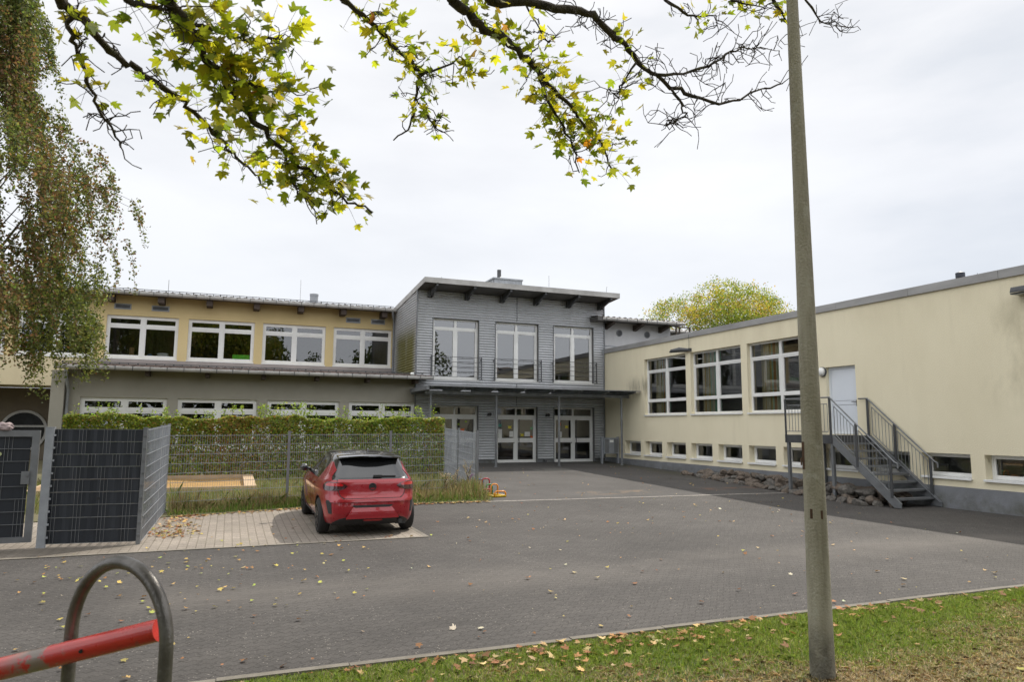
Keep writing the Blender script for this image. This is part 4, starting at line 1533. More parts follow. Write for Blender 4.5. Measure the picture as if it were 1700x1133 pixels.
# ------------------------------------------------------------------ fences
def wire_panel(mb, p0, p1, z0, h, sp=.05, rows=.2, rv=.0032, rh=.0045, skip=None, over=.03):
    p0, p1 = Vector((*p0, 0)), Vector((*p1, 0))
    L_ = (p1 - p0).length
    d = (p1 - p0) / L_
    nrm = Vector((-d.y, d.x, 0))
    n = int(L_ / sp)

    def zz(q):
        return zg(q.y) + z0
    for i in range(n + 1):
        q = p0 + d * (i * L_ / n)
        z = zz(q)
        if skip is None:
            mb.tube([(q.x, q.y, z), (q.x, q.y, z + h + over)], rv, 4, caps=False)
        else:
            for k in range(int(round(h / rows))):
                if skip(i, k):
                    qq = q - nrm * .012
                    mb.tube([(qq.x, qq.y, z + k * rows), (qq.x, qq.y, z + (k + 1) * rows)], rv, 4, caps=False)
    for k in range(int(round(h / rows)) + 1):
        for s_ in (-1, 1):
            a, b_ = p0 + nrm * s_ * (rv + rh + .004), p1 + nrm * s_ * (rv + rh + .004)
            mb.tube([(a.x, a.y, zz(a) + k * rows), (b_.x, b_.y, zz(b_) + k * rows)], rh, 4)


def post(mb, x, y, h, w=.03, d=.03):
    z = zg(y)
    mb.box(x - w, y - d, z - .1, x + w, y + d, z + h)
    mb.box(x - w - .004, y - d - .004, z + h, x + w + .004, y + d + .004, z + h + .015)


M['strip'] = pm('anthracite_strip', (.011, .014, .020), (.018, .022, .029), 2.0, .45, stretch=(3, 3, .2))
A0, A1, A2, A3 = (-2.60, 13.24), (-1.29, 13.10), (-1.20, 16.75), (6.33, 18.35)
A4 = (7.08, 24.1)
pf = thing('privacy_fence', 'short wire fence panel filled with dark anthracite strips beside the gate post', 'fence', (-1.95, 13.17, 0))
b = MB()
wire_panel(b, A0, A1, .06, 1.6 + .2, skip=lambda i, k: ((i + (k * 3 if k in (0, 5, 6) else 0)) % 7) in (0, 1, 2), over=.0)
b.build('wire_mesh', M['steel'], pf)
b = MB()
dx, dy = A1[0] - A0[0], A1[1] - A0[1]
for k in range(9):
    z = .065 + .2 * k
    m_ = 26
    for s_ in range(m_):
        t0, t1 = s_ / m_, (s_ + 1) / m_
        o0, o1 = .006 * math.sin(s_ * 1.8 + k), .006 * math.sin((s_ + 1) * 1.8 + k)
        b.add([(A0[0] + dx * t0, A0[1] + dy * t0 + o0, z), (A0[0] + dx * t1, A0[1] + dy * t1 + o1, z),
               (A0[0] + dx * t1, A0[1] + dy * t1 + o1, z + .19), (A0[0] + dx * t0, A0[1] + dy * t0 + o0, z + .19)], [(0, 1, 2, 3)])
b.build('privacy_strip', M['strip'], pf, recalc=False)
b = MB()
post(b, *A1, 1.88, .03, .03)
for k in range(9):
    b.box(A1[0] - .02, A1[1] - .05, .15 + .2 * k, A1[0] + .02, A1[1] - .03, .18 + .2 * k)
b.build('post', M['steel'], pf)
b = MB()
b.box(-1.92, 13.08, .74, -1.88, 13.10, .78)
b.build('dark_patch', M['black'], pf)
gp = MB()
post(gp, -2.66, 13.24, 1.88, .06, .05)
for k in range(9):
    gp.box(-2.60, 13.18, .15 + .2 * k, -2.57, 13.20, .18 + .2 * k)
tag(gp.build('gate_post', M['steel_light']), 'thick galvanised gate post between the dark gate and the strip fence', 'gate post')

g = thing('gate', 'grey steel framed gate with dark strips and a lock box', 'gate', (-3.9, 13.26, 0))
gx0, gx1, gy = -4.95, -2.80, 13.26
b = MB()
b.box(gx1 - .10, gy - .03, .10, gx1, gy + .03, 1.84)
b.box(gx0, gy - .03, .10, gx0 + .10, gy + .03, 1.84)
b.box(gx0 + .101, gy - .028, .10, gx1 - .101, gy + .028, .18)
b.box(gx0 + .101, gy - .028, 1.74, gx1 - .101, gy + .028, 1.84)
b.build('gate_frame', M['steel'], g)
b = MB()
for k in range(8):
    z = .185 + .195 * k
    b.box(gx0 + .101, gy + .004, z, gx1 - .12, gy + .008, z + .19)
b.build('privacy_strip', M['strip'], g)
b = MB()
n = int((gx1 - gx0 - .2) / .05)
for k in range(8):
    z = .185 + .195 * k
    b.tube([(gx0 + .1, gy - .012, z), (gx1 - .12, gy - .012, z)], .0055, 4)
    for i in range(n):
        if (i + (k // 3) * 2) % 8 in (0, 1, 2):
            x = gx1 - .16 - i * .05
            b.tube([(x, gy - .005, z), (x, gy - .005, z + .195)], .0035, 4, caps=False)
b.build('wire_mesh', M['steel'], g)
b = MB()
b.box(gx1 - .20, gy - .055, 1.0, gx1 - .09, gy - .031, 1.20)
b.lathe([(.018, -.075), (.018, -.05)], (gx1 - .12, gy, 1.14), 'y', 10)
b.build('lock', M['steel'], g)
b = MB()
b.lathe([(.03, -.02), (.03, -.005)], (-3.32, gy, 1.47), 'y', 14)
b.build('sticker', pm('pale_green_sticker', (.45, .5, .25), None, 4, .6), g)
t = MB()
bm = bmesh.new()
bmesh.ops.create_icosphere(bm, subdivisions=4, radius=1)
for v in bm.verts:
    p = v.co
    k = 1 + .35 * mnoise.noise(p * 1.6) + .18 * mnoise.noise(p * 4.1)
    v.co = Vector((p.x * .15 * k - 3.30, p.y * .07 * k + 13.27, max(p.z * .075 * k, -.05) + 1.885))
me = bpy.data.meshes.new('crumpled_cloth')
bm.to_mesh(me)
bm.free()
me.polygons.foreach_set('use_smooth', [True] * len(me.polygons))
me.materials.append(pm('pinkish_cloth', (.34, .27, .26), (.24, .19, .19), 9, .95, bump=.4, bscale=30))
tag(link(bpy.data.objects.new('crumpled_cloth', me)), 'crumpled pinkish grey cloth lying on top of the gate', 'cloth')

sf = thing('side_fence', 'galvanised double wire fence running back from the strip fence corner', 'fence', (-1.25, 15, .02))
b = MB()
wire_panel(b, (A1[0] + .03, A1[1] + .03), A2, .05, 1.8)
b.build('wire_mesh', M['steel_light'], sf)
for f in (.62, 1.0):
    b = MB()
    post(b, A1[0] + (A2[0] - A1[0]) * f, A1[1] + (A2[1] - A1[1]) * f, 1.88, .02, .03)
    b.build('post', M['steel_light'], sf)
bf = thing('wire_fence', 'long galvanised double wire fence between the parking bay and the garden hedge', 'fence', (2.5, 17.5, .08))
n = 3
for k in range(n):
    pa = (A2[0] + (A3[0] - A2[0]) * k / n, A2[1] + (A3[1] - A2[1]) * k / n)
    pb = (A2[0] + (A3[0] - A2[0]) * (k + 1) / n, A2[1] + (A3[1] - A2[1]) * (k + 1) / n)
    b = MB()
    wire_panel(b, (pa[0] + .03, pa[1]), (pb[0] - .03, pb[1]), .04, 1.6, rv=.0036, rh=.0055)
    b.build('wire_mesh', M['steel_light'], bf)
    b = MB()
    post(b, pb[0], pb[1], 1.72, .03 if k < 2 else .04, .02)
    b.build('post', M['steel'], bf)
rf_ = thing('return_fence', 'galvanised wire fence turning back from the long fence end towards the entrance', 'fence', (6.7, 21, .15))
for k in range(2):
    pa = (A3[0] + (A4[0] - A3[0]) * k / 2, A3[1] + (A4[1] - A3[1]) * k / 2)
    pb = (A3[0] + (A4[0] - A3[0]) * (k + 1) / 2, A3[1] + (A4[1] - A3[1]) * (k + 1) / 2)
    b = MB()
    wire_panel(b, (pa[0], pa[1] + .05), pb, .04, 1.6, rv=.0042, rh=.0055)
    b.build('wire_mesh', M['steel_light'], rf_)
    b = MB()
    post(b, pb[0], pb[1], 1.72, .03, .03)
    b.build('post', M['steel'], rf_)

# sand pit behind the fence
t = thing('sand_pit', 'orange sand pit edged with pale planks behind the wire fence', 'sand pit', (-1.4, 22.3, .18))
b = MB()
nx_, ny_ = 30, 20
for j in range(ny_ + 1):
    for i in range(nx_ + 1):
        x = -4.4 + 4.9 * i / nx_
        y = 20.5 + 3.4 * j / ny_
        b.v.append((x, y, zg(y) + .07 + .06 * mnoise.noise(Vector((x * .9, y * .9, 0)))))
for j in range(ny_):
    for i in range(nx_):
        a = j * (nx_ + 1) + i
        b.f.append((a, a + 1, a + nx_ + 2, a + nx_ + 1))
        b.m.append(0)
b.build('sand', pm('orange_sand', (.36, .215, .075), (.30, .18, .06), 2, .95, bump=.5, bscale=25), t, smooth=True)
for (x0_, y0_, x1_, y1_, wd) in ((-4.5, 20.42, .5, 20.42, .08), (-4.5, 24.0, .5, 24.0, .08), (.60, 20.4, .60, 24.0, .30), (-4.5, 20.4, -4.5, 24.0, .08)):
    b = MB()
    b.bar((x0_, y0_, zg(y0_) + .10), (x1_, y1_, zg(y1_) + .10), wd, .16)
    b.build('plank', pm('pale_plank', (.50, .36, .22), (.40, .29, .18), 3, .8, stretch=(1, 6, 1)), t)

# ------------------------------------------------------------------ lamp pole and red barrier
b = MB()
pr = []
for i in range(31):
    z = i * .30
    pr.append((.095 - .047 * z / 5.7 if z > .25 else .096, -.1 if i == 0 else z))
b.lathe([(r_, z) for r_, z in pr] + [(.02, 9.05)], (4.42, 4.44, 0), 'z', 28)
mp_ = pm('weathered_concrete', (.37, .345, .275), (.275, .255, .19), 2.0, .9, bump=.5, bscale=55, stretch=(1, 1, .5))
mixin(mp_, noise_mask(3.0, .46, .62, (1.3, 1.3, .12)), (.16, .143, .095), .8)
mixin(mp_, noise_mask(9.0, .56, .66, (1, 1, .8)), (.40, .39, .33), .5)
mixin(mp_, noise_mask(3.0, .30, .55, (1, 1, .6), box=(None, None, None, None, None, .32), soft=.18), (.035, .033, .027), .95)
po = b.build('lamp_pole', mp_, None, smooth=True, angle=.5)
tag(po, 'tall tapered weathered concrete pole standing in the verge lawn', 'pole')
b = MB()
fwd = Vector((-4.42, -4.44, 0)).normalized()
sd = Vector((-fwd.y, fwd.x, 0))
pc_ = Vector((4.42, 4.44, 0))
for s_, z0_, z1_ in ((-.030, 1.235, 1.31), (.045, 1.235, 1.30)):
    for zz_ in ((z0_, z1_),):
        c0 = pc_ + sd * s_ + fwd * math.sqrt(max(.0845 ** 2 - s_ ** 2, 0))
        b.bar((c0.x, c0.y, zz_[0]), (c0.x, c0.y, zz_[1]), .02, .006, up=tuple(fwd))
b.build('rust_mark', pm('rust', (.10, .05, .03), (.06, .035, .022), 9, .9), po)
b = MB()
c0 = pc_ + sd * -.07 + fwd * .045
b.bar((c0.x, c0.y, 1.62), (c0.x, c0.y, 1.84), .022, .012, up=tuple(fwd))
c1 = pc_ + sd * -.088 + fwd * .03
b.tube([(c1.x, c1.y, 1.70), (c1.x - .02, c1.y - .02, 1.71), (c1.x - .02, c1.y - .02, 1.66), (c1.x, c1.y, 1.655)], .006, 6)
b.build('hinge', pm('rusty_steel', (.16, .09, .06), (.09, .06, .045), 9, .8, .3), po)

m_hoop = pm('worn_steel_pipe', (.16, .15, .14), (.075, .068, .06), 6, .36, .55, bump=.15, bscale=60)
b = MB()
pa, pb = Vector((-.198, 3.36, 0)), Vector((-.615, 3.79, 0))
mid, half = (pa + pb) / 2, (pb - pa) / 2
pts = [tuple(pa + Vector((0, 0, z))) for z in (.0, .5, .9)]
for k in range(0, 25):
    t = math.pi * k / 24
    q = mid - half * math.cos(t) + Vector((0, 0, 1.02 + .325 * math.sin(t)))
    pts.append(tuple(q))
pts += [tuple(pb + Vector((0, 0, z))) for z in (.9, .5, 0)]
b.tube(pts, .0285, 14)
tag(b.build('steel_hoop', m_hoop, None, smooth=True, angle=1.0), 'grey bent steel hoop that holds the end of the red barrier pole', 'barrier hoop')
bp = thing('barrier_pole', 'glossy red barrier pole with chipped paint resting in the steel hoop', 'barrier', (-3.6, 5.17, .05))
m_red = pm('red_barrier_paint', (.55, .030, .022), (.47, .025, .02), 2.5, .32, coat=.35)
mixin(m_red, noise_mask(5.5, .46, .49, (1, 1, 1), box=(2.78, 2.97, None, None, None, None), soft=.09), (.20, .175, .14), .95)
mixin(m_red, noise_mask(9.0, .66, .70, (1, 1, 1)), (.30, .06, .05), .6)
b = MB()
p0, p1 = Vector((-3.58, 5.156, .10)), Vector((-.237, 3.466, 1.072))
n = 40
b.tube([p0.lerp(p1, i / n) for i in range(n + 1)], .047, 22)
pole_o = b.build('pole', m_red, bp, smooth=True, angle=1.0)
b = MB()
pd = (p1 - p0).normalized()
c0 = Vector((-.525, 3.605, .989)) + Vector((-.30, -.92, .0)).normalized() * .0445
b.lathe([(.008, -.004), (.008, .003)], tuple(c0), 'y', 10)
b.build('bolt_hole', M['black'], pole_o)
b = MB()
b.box(-3.72, 5.03, -.1, -3.46, 5.29, .22)
b.build('pivot_post', M['steel'], bp)
# ------------------------------------------------------------------ red hatchback
car = thing('parked_car', 'shiny red hatchback with black roof parked nose to the fence on pale pavers', 'car', (0, 0, 0))
KZ = [.18, .24, .32, .42, .52, .62, .66, .72, .80, .88, .94, .98, 1.04, 1.12, 1.22, 1.32, 1.37, 1.40, 1.42, 1.434]
KR = [.18, .09, .03, .00, .00, .01, .03, .06, .075, .085, .095, .12, .17, .23, .315, .40, .46, .55, .72, 1.05]
KF = [3.90, 3.98, 4.03, 4.06, 4.06, 4.03, 4.01, 3.95, 3.80, 3.52, 3.26, 3.10, 2.97, 2.83, 2.64, 2.45, 2.34, 2.25, 2.12, 1.90]
KB = [.78, .82, .85, .868, .875, .880, .882, .884, .880, .862, .842, .815, .775, .738, .690, .640, .605, .565, .50, .38]
KN = [7, 7, 6.5, 6, 6, 6, 6, 6, 6, 6, 6, 6, 5.5, 5.2, 5, 4.8, 4.5, 4.2, 3.6, 3.0]


def carprof(z):
    return [float(np.interp(z, KZ, k)) for k in (KR, KF, KB, KN)]


def S_(z, t):
    """outline point at height z; t = 0 rear centre, +-pi front, positive t on the right hand side"""
    r, f, b_, n_ = carprof(z)
    yc, a_ = (r + f) / 2, (f - r) / 2
    s, c_ = math.sin(t), math.cos(t)
    x = b_ * math.copysign(abs(s) ** (2 / n_), s)
    y = yc - a_ * math.copysign(abs(c_) ** (2 / n_), c_)
    k = 1 - .035 * max(0, (1.1 - y) / 1.1) ** 2 - .10 * max(0, (y - 3.2) / .86) ** 2
    return Vector((x * k, y, z))


def T_x(x, z):
    r, f, b_, n_ = carprof(z)
    v = min(abs(x) / (b_ * .965), .9999)
    return math.copysign(math.asin(v ** (n_ / 2)), x)


def T_y(y, z, side=-1):
    r, f, b_, n_ = carprof(z)
    yc, a_ = (r + f) / 2, (f - r) / 2
    q = (yc - y) / a_
    return side * math.acos(max(-1, min(1, math.copysign(abs(q) ** (n_ / 2), q))))


def N_(z, t):
    e = 1e-3
    a_ = S_(z, t + e) - S_(z, t - e)
    b_ = S_(z + e, t) - S_(z - e, t)
    v = a_.cross(b_)
    if v.length < 1e-9:
        v = Vector((0, -1, 0))
    v.normalize()
    p = S_(z, t)
    if v.dot(p - Vector((0, 2.0, z))) < 0:
        v = -v
    return v


def patch(mb, rows, off=.004, n=14):
    """rows = (z, t0, t1) from bottom to top: a panel that follows the body, with a thin edge"""
    base = len(mb.v)
    fine = []
    for (za, a0, a1), (zb_, b0, b1) in zip(rows, rows[1:]):
        k = max(1, int(abs(zb_ - za) / .03))
        for i in range(k):
            u = i / k
            fine.append((za + (zb_ - za) * u, a0 + (b0 - a0) * u, a1 + (b1 - a1) * u))
    fine.append(rows[-1])
    m_ = len(fine)
    ob, ot = off if isinstance(off, tuple) else (off, off)
    for dd_ in (0, .012):
        for jj, (z, a0, a1) in enumerate(fine):
            o_ = ob + (ot - ob) * jj / max(1, m_ - 1) - dd_
            for i in range(n + 1):
                t = a0 + (a1 - a0) * i / n
                mb.v.append(tuple(S_(z, t) + N_(z, t) * o_))
    lay = m_ * (n + 1)
    for j in range(m_ - 1):
        for i in range(n):
            a_ = base + j * (n + 1) + i
            mb.f.append((a_, a_ + 1, a_ + n + 2, a_ + n + 1))
            mb.m.append(mb.cur)
    ring_ = [base + i for i in range(n + 1)] + [base + j * (n + 1) + n for j in range(1, m_)] + [base + (m_ - 1) * (n + 1) + i for i in range(n - 1, -1, -1)] + [base + j * (n + 1) for j in range(m_ - 2, 0, -1)]
    for i in range(len(ring_)):
        a_, b_ = ring_[i], ring_[(i + 1) % len(ring_)]
        mb.f.append((a_, a_ + lay, b_ + lay, b_))
        mb.m.append(mb.cur)


def rx(z, x0, x1):
    return (z, T_x(x0, z), T_x(x1, z))


m_cr = pm('car_red', (.31, .005, .013), (.30, .005, .013), 30, .32, .25, coat=1.0)
m_cb = pm('car_black', (.012, .012, .013), (.014, .014, .015), 30, .18, .0, coat=1.0)
m_cg = pm('car_glass', (.012, .013, .014), (.014, .015, .016), 4, .03, .0, spec=.8, coat=.6)
m_cp = pm('car_trim', (.018, .018, .019), (.024, .024, .025), 20, .6)
m_ty = pm('tyre_rubber', (.018, .018, .018), (.026, .025, .024), 8, .85)
m_lr = pm('lamp_red', (.45, .008, .012), (.42, .008, .012), 4, .15, coat=1.0)
m_ls = pm('lamp_smoke', (.055, .014, .016), (.045, .012, .014), 9, .12, coat=1.0)
m_rim = pm('dark_alloy', (.09, .09, .092), (.07, .07, .072), 5, .3, .6)


def shell(z0, z1, nz, cap0=True, cap1=True, nt=112, bulge=0):
    mb = MB()
    for j in range(nz + 1):
        z = z0 + (z1 - z0) * j / nz
        for i in range(nt):
            mb.v.append(tuple(S_(z, -math.pi + 2 * math.pi * i / nt)))
    for j in range(nz):
        for i in range(nt):
            mb.f.append((j * nt + i, j * nt + (i + 1) % nt, (j + 1) * nt + (i + 1) % nt, (j + 1) * nt + i))
            mb.m.append(0)
    if cap0:
        mb.f.append(tuple(range(nt - 1, -1, -1)))
        mb.m.append(0)
    if cap1:
        c_ = Vector((0, 0, 0))
        top = [Vector(v) for v in mb.v[-nt:]]
        for v in top:
            c_ += v / nt
        b0 = nz * nt
        for k in range(1, 6):
            u = k / 6
            for v in top:
                q = v.lerp(c_, u)
                mb.v.append((q.x, q.y, q.z + bulge * (1 - (1 - u) ** 2)))
            for i in range(nt):
                a_ = b0 + (k - 1) * nt
                mb.f.append((a_ + i, a_ + (i + 1) % nt, a_ + nt + (i + 1) % nt, a_ + nt + i))
                mb.m.append(0)
        mb.f.append(tuple(range(b0 + 5 * nt, b0 + 6 * nt)))
        mb.m.append(0)
    return mb


body = shell(.20, .975, 36, bulge=.0).build('body', [m_cr, m_cp], None, world=False)
cut = MB()
for y in (.72, 3.258):
    for s_ in (-1, 1):
        cut.lathe([(.352, .50 * s_), (.352, 1.2 * s_)], (0, y, .315), 'x', 48)
cuto = cut.build('cutter', m_cp, None, world=False)
bo = body.modifiers.new('arches', 'BOOLEAN')
bo.object = cuto
bo.operation = 'DIFFERENCE'
bo.solver = 'EXACT'
bpy.context.view_layer.update()
dg = bpy.context.evaluated_depsgraph_get()
nm_ = bpy.data.meshes.new_from_object(body.evaluated_get(dg))
body.modifiers.clear()
body.data = nm_
bpy.data.objects.remove(cuto)
while len(nm_.materials) < 2:
    nm_.materials.append(m_cp)
nm_.materials[0], nm_.materials[1] = m_cr, m_cp
for p_ in nm_.polygons:
    c_ = p_.center
    d_ = min(math.hypot(c_.y - .72, c_.z - .315), math.hypot(c_.y - 3.258, c_.z - .315))
    p_.material_index = 1 if (d_ < .356 or c_.z < .23) else 0
    p_.use_smooth = True
bm = bmesh.new()
bm.from_mesh(nm_)
for e in bm.edges:
    if len(e.link_faces) == 2 and e.calc_face_angle(0) > .7:
        e.smooth = False
bm.to_mesh(nm_)
bm.free()
body.parent = car
top_ = shell(.972, 1.434, 30, False, True, bulge=.012)
rfm = top_.build('roof', m_cb, car, smooth=True, world=False)


def cpart(name, mat, rows, off=.004, n=14, parent=None, smooth=True):
    mb = MB()
    patch(mb, rows, off, n)
    return mb.build(name, mat, parent or car, smooth=smooth, world=False, angle=.8)


# glass
cpart('rear_window', m_cg, [rx(1.005, -.57, .57), rx(1.03, -.60, .60), rx(1.14, -.565, .565), rx(1.26, -.515, .515), rx(1.345, -.465, .465), rx(1.36, -.43, .43)], .005)
for sd_ in (-1, 1):
    cpart('side_window', m_cg, [(1.0, T_y(1.72, 1.0, sd_), T_y(2.75, 1.0, sd_)), (1.16, T_y(1.70, 1.16, sd_), T_y(2.62, 1.16, sd_)), (1.32, T_y(1.68, 1.32, sd_), T_y(2.35, 1.32, sd_))], .004)
    cpart('side_window', m_cg, [(1.0, T_y(1.0, 1.0, sd_), T_y(1.64, 1.0, sd_)), (1.16, T_y(.98, 1.16, sd_), T_y(1.62, 1.16, sd_)), (1.31, T_y(1.08, 1.31, sd_), T_y(1.60, 1.31, sd_))], .004)
    # red pillar wedge that runs up into the black roof
    mb = MB()
    patch(mb, [(.965, T_x(.685 * sd_, .965), T_y(.98, .965, sd_)), (1.04, T_x(.66 * sd_, 1.04) * 1.0, T_y(.90, 1.04, sd_)), (1.14, T_y(.36, 1.14, sd_), T_y(.80, 1.14, sd_)), (1.27, T_y(.60, 1.27, sd_), T_y(.68, 1.27, sd_))], .007, 18)
    mb.build('rear_pillar', m_cr, car, smooth=True, world=False, angle=.8)
cpart('windscreen', m_cg, [(1.0, math.pi - .5, math.pi + .5), (1.33, math.pi - .45, math.pi + .45)], .004)
# tailgate panel over a dark gasket, so its joint shows
ga = [rx(.655, -.50, .50), rx(.70, -.56, .56), rx(.80, -.60, .60), rx(.90, -.62, .62), rx(.985, -.60, .60)]
cpart('tailgate_joint', m_cp, [(z - (.008 if i == 0 else 0), a * 1.0 - .0, b_) for i, (z, a, b_) in enumerate(ga)], .0015, 20)
gb_ = [rx(.663, -.485, .485), rx(.70, -.545, .545), rx(.80, -.585, .585), rx(.90, -.605, .605), rx(.982, -.59, .59)]
tg = cpart('tailgate', m_cr, gb_, .0055, 24)
for sd_ in (-1, 1):
    r_ = [(.795, T_x(.60 * sd_, .795), T_y(.34, .795, sd_)), (.83, T_x(.48 * sd_, .83), T_y(.40, .83, sd_)), (.875, T_x(.43 * sd_, .875), T_y(.42, .875, sd_)), (.915, T_x(.50 * sd_, .915), T_y(.38, .915, sd_)), (.94, T_x(.62 * sd_, .94), T_y(.30, .94, sd_))]
    tl = cpart('tail_light', m_ls, r_, .014, 22)
    r_ = [(.872, T_x(.53 * sd_, .872), T_y(.30, .872, sd_)), (.895, T_x(.50 * sd_, .895), T_y(.33, .895, sd_)), (.925, T_x(.56 * sd_, .925), T_y(.27, .925, sd_))]
    cpart('reflector', m_lr, r_, .019, 18, tl)
    cpart('bumper_vent', m_cp, [(.40, T_y(.12, .40, sd_), T_y(.19, .40, sd_)), (.60, T_y(.13, .60, sd_), T_y(.26, .60, sd_)), (.63, T_y(.14, .63, sd_), T_y(.24, .63, sd_))], .004, 6)
# bumper: step, dark strip painted as the plate recess shadow, black diffuser
cpart('bumper_ledge', m_cr, [rx(.600, -.70, .70), rx(.625, -.72, .72), rx(.648, -.70, .70)], .020, 22)
cpart('plate_shadow_line', m_cp, [rx(.505, -.30, .30), rx(.535, -.36, .36), rx(.548, -.34, .34)], .006, 16)
cpart('bumper_panel', m_cr, [rx(.335, -.46, .46), rx(.36, -.45, .45), rx(.515, -.335, .335)], (.060, .003), 18)
cpart('diffuser', m_cp, [rx(.20, -.66, .66), rx(.25, -.66, .66), rx(.315, -.56, .56), rx(.335, -.48, .48)], .010, 20)
cpart('fog_light', m_lr, [rx(.272, -.10, .13), rx(.285, -.16, .19), rx(.305, -.13, .16)], .016, 10)
mb = MB()
mb.tube([(.50, .16, .255), (.50, -.005, .255)], .036, 16)
mb.build('exhaust_pipe', m_rim, car, smooth=True, world=False, angle=.8)
mb = MB()
mb.box(.44, .12, .185, .62, .45, .28)
mb.build('silencer', m_cp, car, world=False)
# badge: ring with a bolt across
zc = .858
y0_ = S_(zc, 0).y
mb = MB()
for k in range(32):
    t0, t1 = 2 * math.pi * k / 32, 2 * math.pi * (k + 1) / 32
    p_ = [(r_ * math.cos(t), y, zc + r_ * math.sin(t)) for y in (y0_ - .020, y0_ - .004) for r_, t in ((.066, t0), (.066, t1), (.049, t1), (.049, t0))]
    mb.add(p_, [(0, 1, 2, 3), (7, 6, 5, 4), (0, 4, 5, 1), (2, 6, 7, 3)])
mb.prism([(-.05, y0_ - .018, zc - .012), (.0, y0_ - .018, zc - .010), (-.004, y0_ - .018, zc - .024), (.05, y0_ - .018, zc + .010), (.0, y0_ - .018, zc + .008), (.004, y0_ - .018, zc + .022)], (0, 0, 0), (0, .012, 0))
mb.lathe([(.05, y0_ - .008), (.05, y0_ - .002)], (0, 0, zc), 'y', 24)
mb.build('badge', m_cp, tg, world=False)
# spoiler, aerial, wiper
mb = MB()
pts_ = []
for k in range(17):
    x = -.56 + 1.12 * k / 16
    u = abs(x) / .56
    pts_.append((x, .235 + .13 * u ** 2.2, 1.392 - .035 * u ** 2))
base = len(mb.v)
for x, y, z in pts_:
    mb.v += [(x, y, z - .022), (x, y + .004, z + .002), (x, y + .22, z + .032), (x, y + .42, z + .025), (x, y + .24, z - .035)]
for k in range(16):
    for i in range(5):
        a_, b_ = base + k * 5 + i, base + k * 5 + (i + 1) % 5
        mb.f.append((a_, b_, b_ + 5, a_ + 5))
        mb.m.append(0)
for e in (0, 80):
    mb.f.append(tuple(base + e + i for i in range(5)))
    mb.m.append(0)
mb.build('spoiler', m_cb, car, smooth=True, world=False, angle=.7)
mb = MB()
mb.prism([(0, .62, 1.425), (0, .80, 1.435), (0, .74, 1.47), (0, .66, 1.505), (0, .64, 1.50)], (-.016, 0, 0), (.016, 0, 0))
mb.build('aerial', m_cb, car, world=False)
mb = MB()
q0 = [S_(1.025, T_x(.02 + .05 * k, 1.025)) + Vector((0, -.02, .012)) for k in range(9)]
mb.bar(q0[0], q0[3], .03, .04)
mb.bar(q0[1], q0[8] + Vector((0, 0, -.004)), .012, .022)
mb.build('wiper', m_cp, car, world=False)
# mirrors, door joints, handles, sills
for sd_ in (-1, 1):
    mb = MB()
    mb.tube([(.80 * sd_, 2.62, 1.0), (.86 * sd_, 2.60, 1.015)], .03, 8)
    vs = []
    prof_ = [(.86, .03), (.88, .075), (.93, .09), (.98, .08), (1.0, .03)]
    for (x_, r_) in prof_:
        for k in range(12):
            t = 2 * math.pi * k / 12
            vs.append((x_ * sd_, 2.58 + .75 * r_ * math.cos(t), 1.035 + .85 * r_ * math.sin(t)))
    fs_ = [(i * 12 + k, i * 12 + (k + 1) % 12, (i + 1) * 12 + (k + 1) % 12, (i + 1) * 12 + k) for i in range(4) for k in range(12)]
    fs_ += [tuple(range(12)), tuple(range(48, 60))]
    mb.add(vs, fs_)
    mb.build('wing_mirror', m_cb, car, smooth=True, world=False)
    for y in (1.08, 1.68, 2.72):
        cpart('door_joint', m_cp, [(.34 if y > 1.2 else .66, T_y(y - .006 + (.0 if y > 1.2 else .04), .34 if y > 1.2 else .66, sd_), T_y(y + .006 + (.0 if y > 1.2 else .04), .34 if y > 1.2 else .66, sd_)), (.965, T_y(y - .006, .965, sd_), T_y(y + .006, .965, sd_))], .002, 2)
    for y in (1.22, 1.86):
        cpart('door_handle', m_cr, [(.835, T_y(y, .835, sd_), T_y(y + .19, .835, sd_)), (.862, T_y(y, .862, sd_), T_y(y + .19, .862, sd_))], .025, 4)
    cpart('sill_trim', m_cp, [(.21, T_y(1.10, .21, sd_), T_y(2.88, .21, sd_)), (.27, T_y(1.10, .27, sd_), T_y(2.88, .27, sd_))], .006, 6)
    cpart('window_trim', m_cb, [(.962, T_y(1.0, .962, sd_), T_y(2.85, .962, sd_)), (.985, T_y(.98, .985, sd_), T_y(2.82, .985, sd_))], .008, 8)
# wheels
for y in (.72, 3.258):
    for sd_ in (-1, 1):
        x0_ = .765 * sd_
        mb = MB()
        mb.lathe([(.20, -.095), (.285, -.10), (.308, -.085), (.318, -.05), (.318, .05), (.308, .085), (.285, .10), (.20, .095)], (x0_, y, .315), 'x', 40)
        wh = mb.build('wheel', m_ty, car, smooth=True, world=False, angle=.8)
        mb = MB()
        xo = x0_ + .098 * sd_
        for k in range(5):
            t = 2 * math.pi * k / 5 + .3
            for dt in (-.16, .16):
                mb.bar((xo, y + .03 * math.cos(t), .315 + .03 * math.sin(t)), (xo, y + .205 * math.cos(t + dt), .315 + .205 * math.sin(t + dt)), .030, .02, up=(1, 0, 0))
        mb.lathe([(.05, -.02), (.05, .012)], (xo, y, .315), 'x', 20)
        for k in range(28):
            t0, t1 = 2 * math.pi * k / 28, 2 * math.pi * (k + 1) / 28
            mb.add([(xo + dx_, y + r_ * math.cos(t), .315 + r_ * math.sin(t)) for dx_ in (-.012, .010) for r_, t in ((.20, t0), (.20, t1), (.218, t1), (.218, t0))], [(0, 1, 2, 3), (7, 6, 5, 4), (0, 4, 5, 1), (2, 6, 7, 3)])
        mb.build('rim', m_rim, wh, world=False)
car.location = (2.42, 12.64, .008)
car.rotation_euler = (math.atan(.045 / 2.54), 0, math.radians(.4))
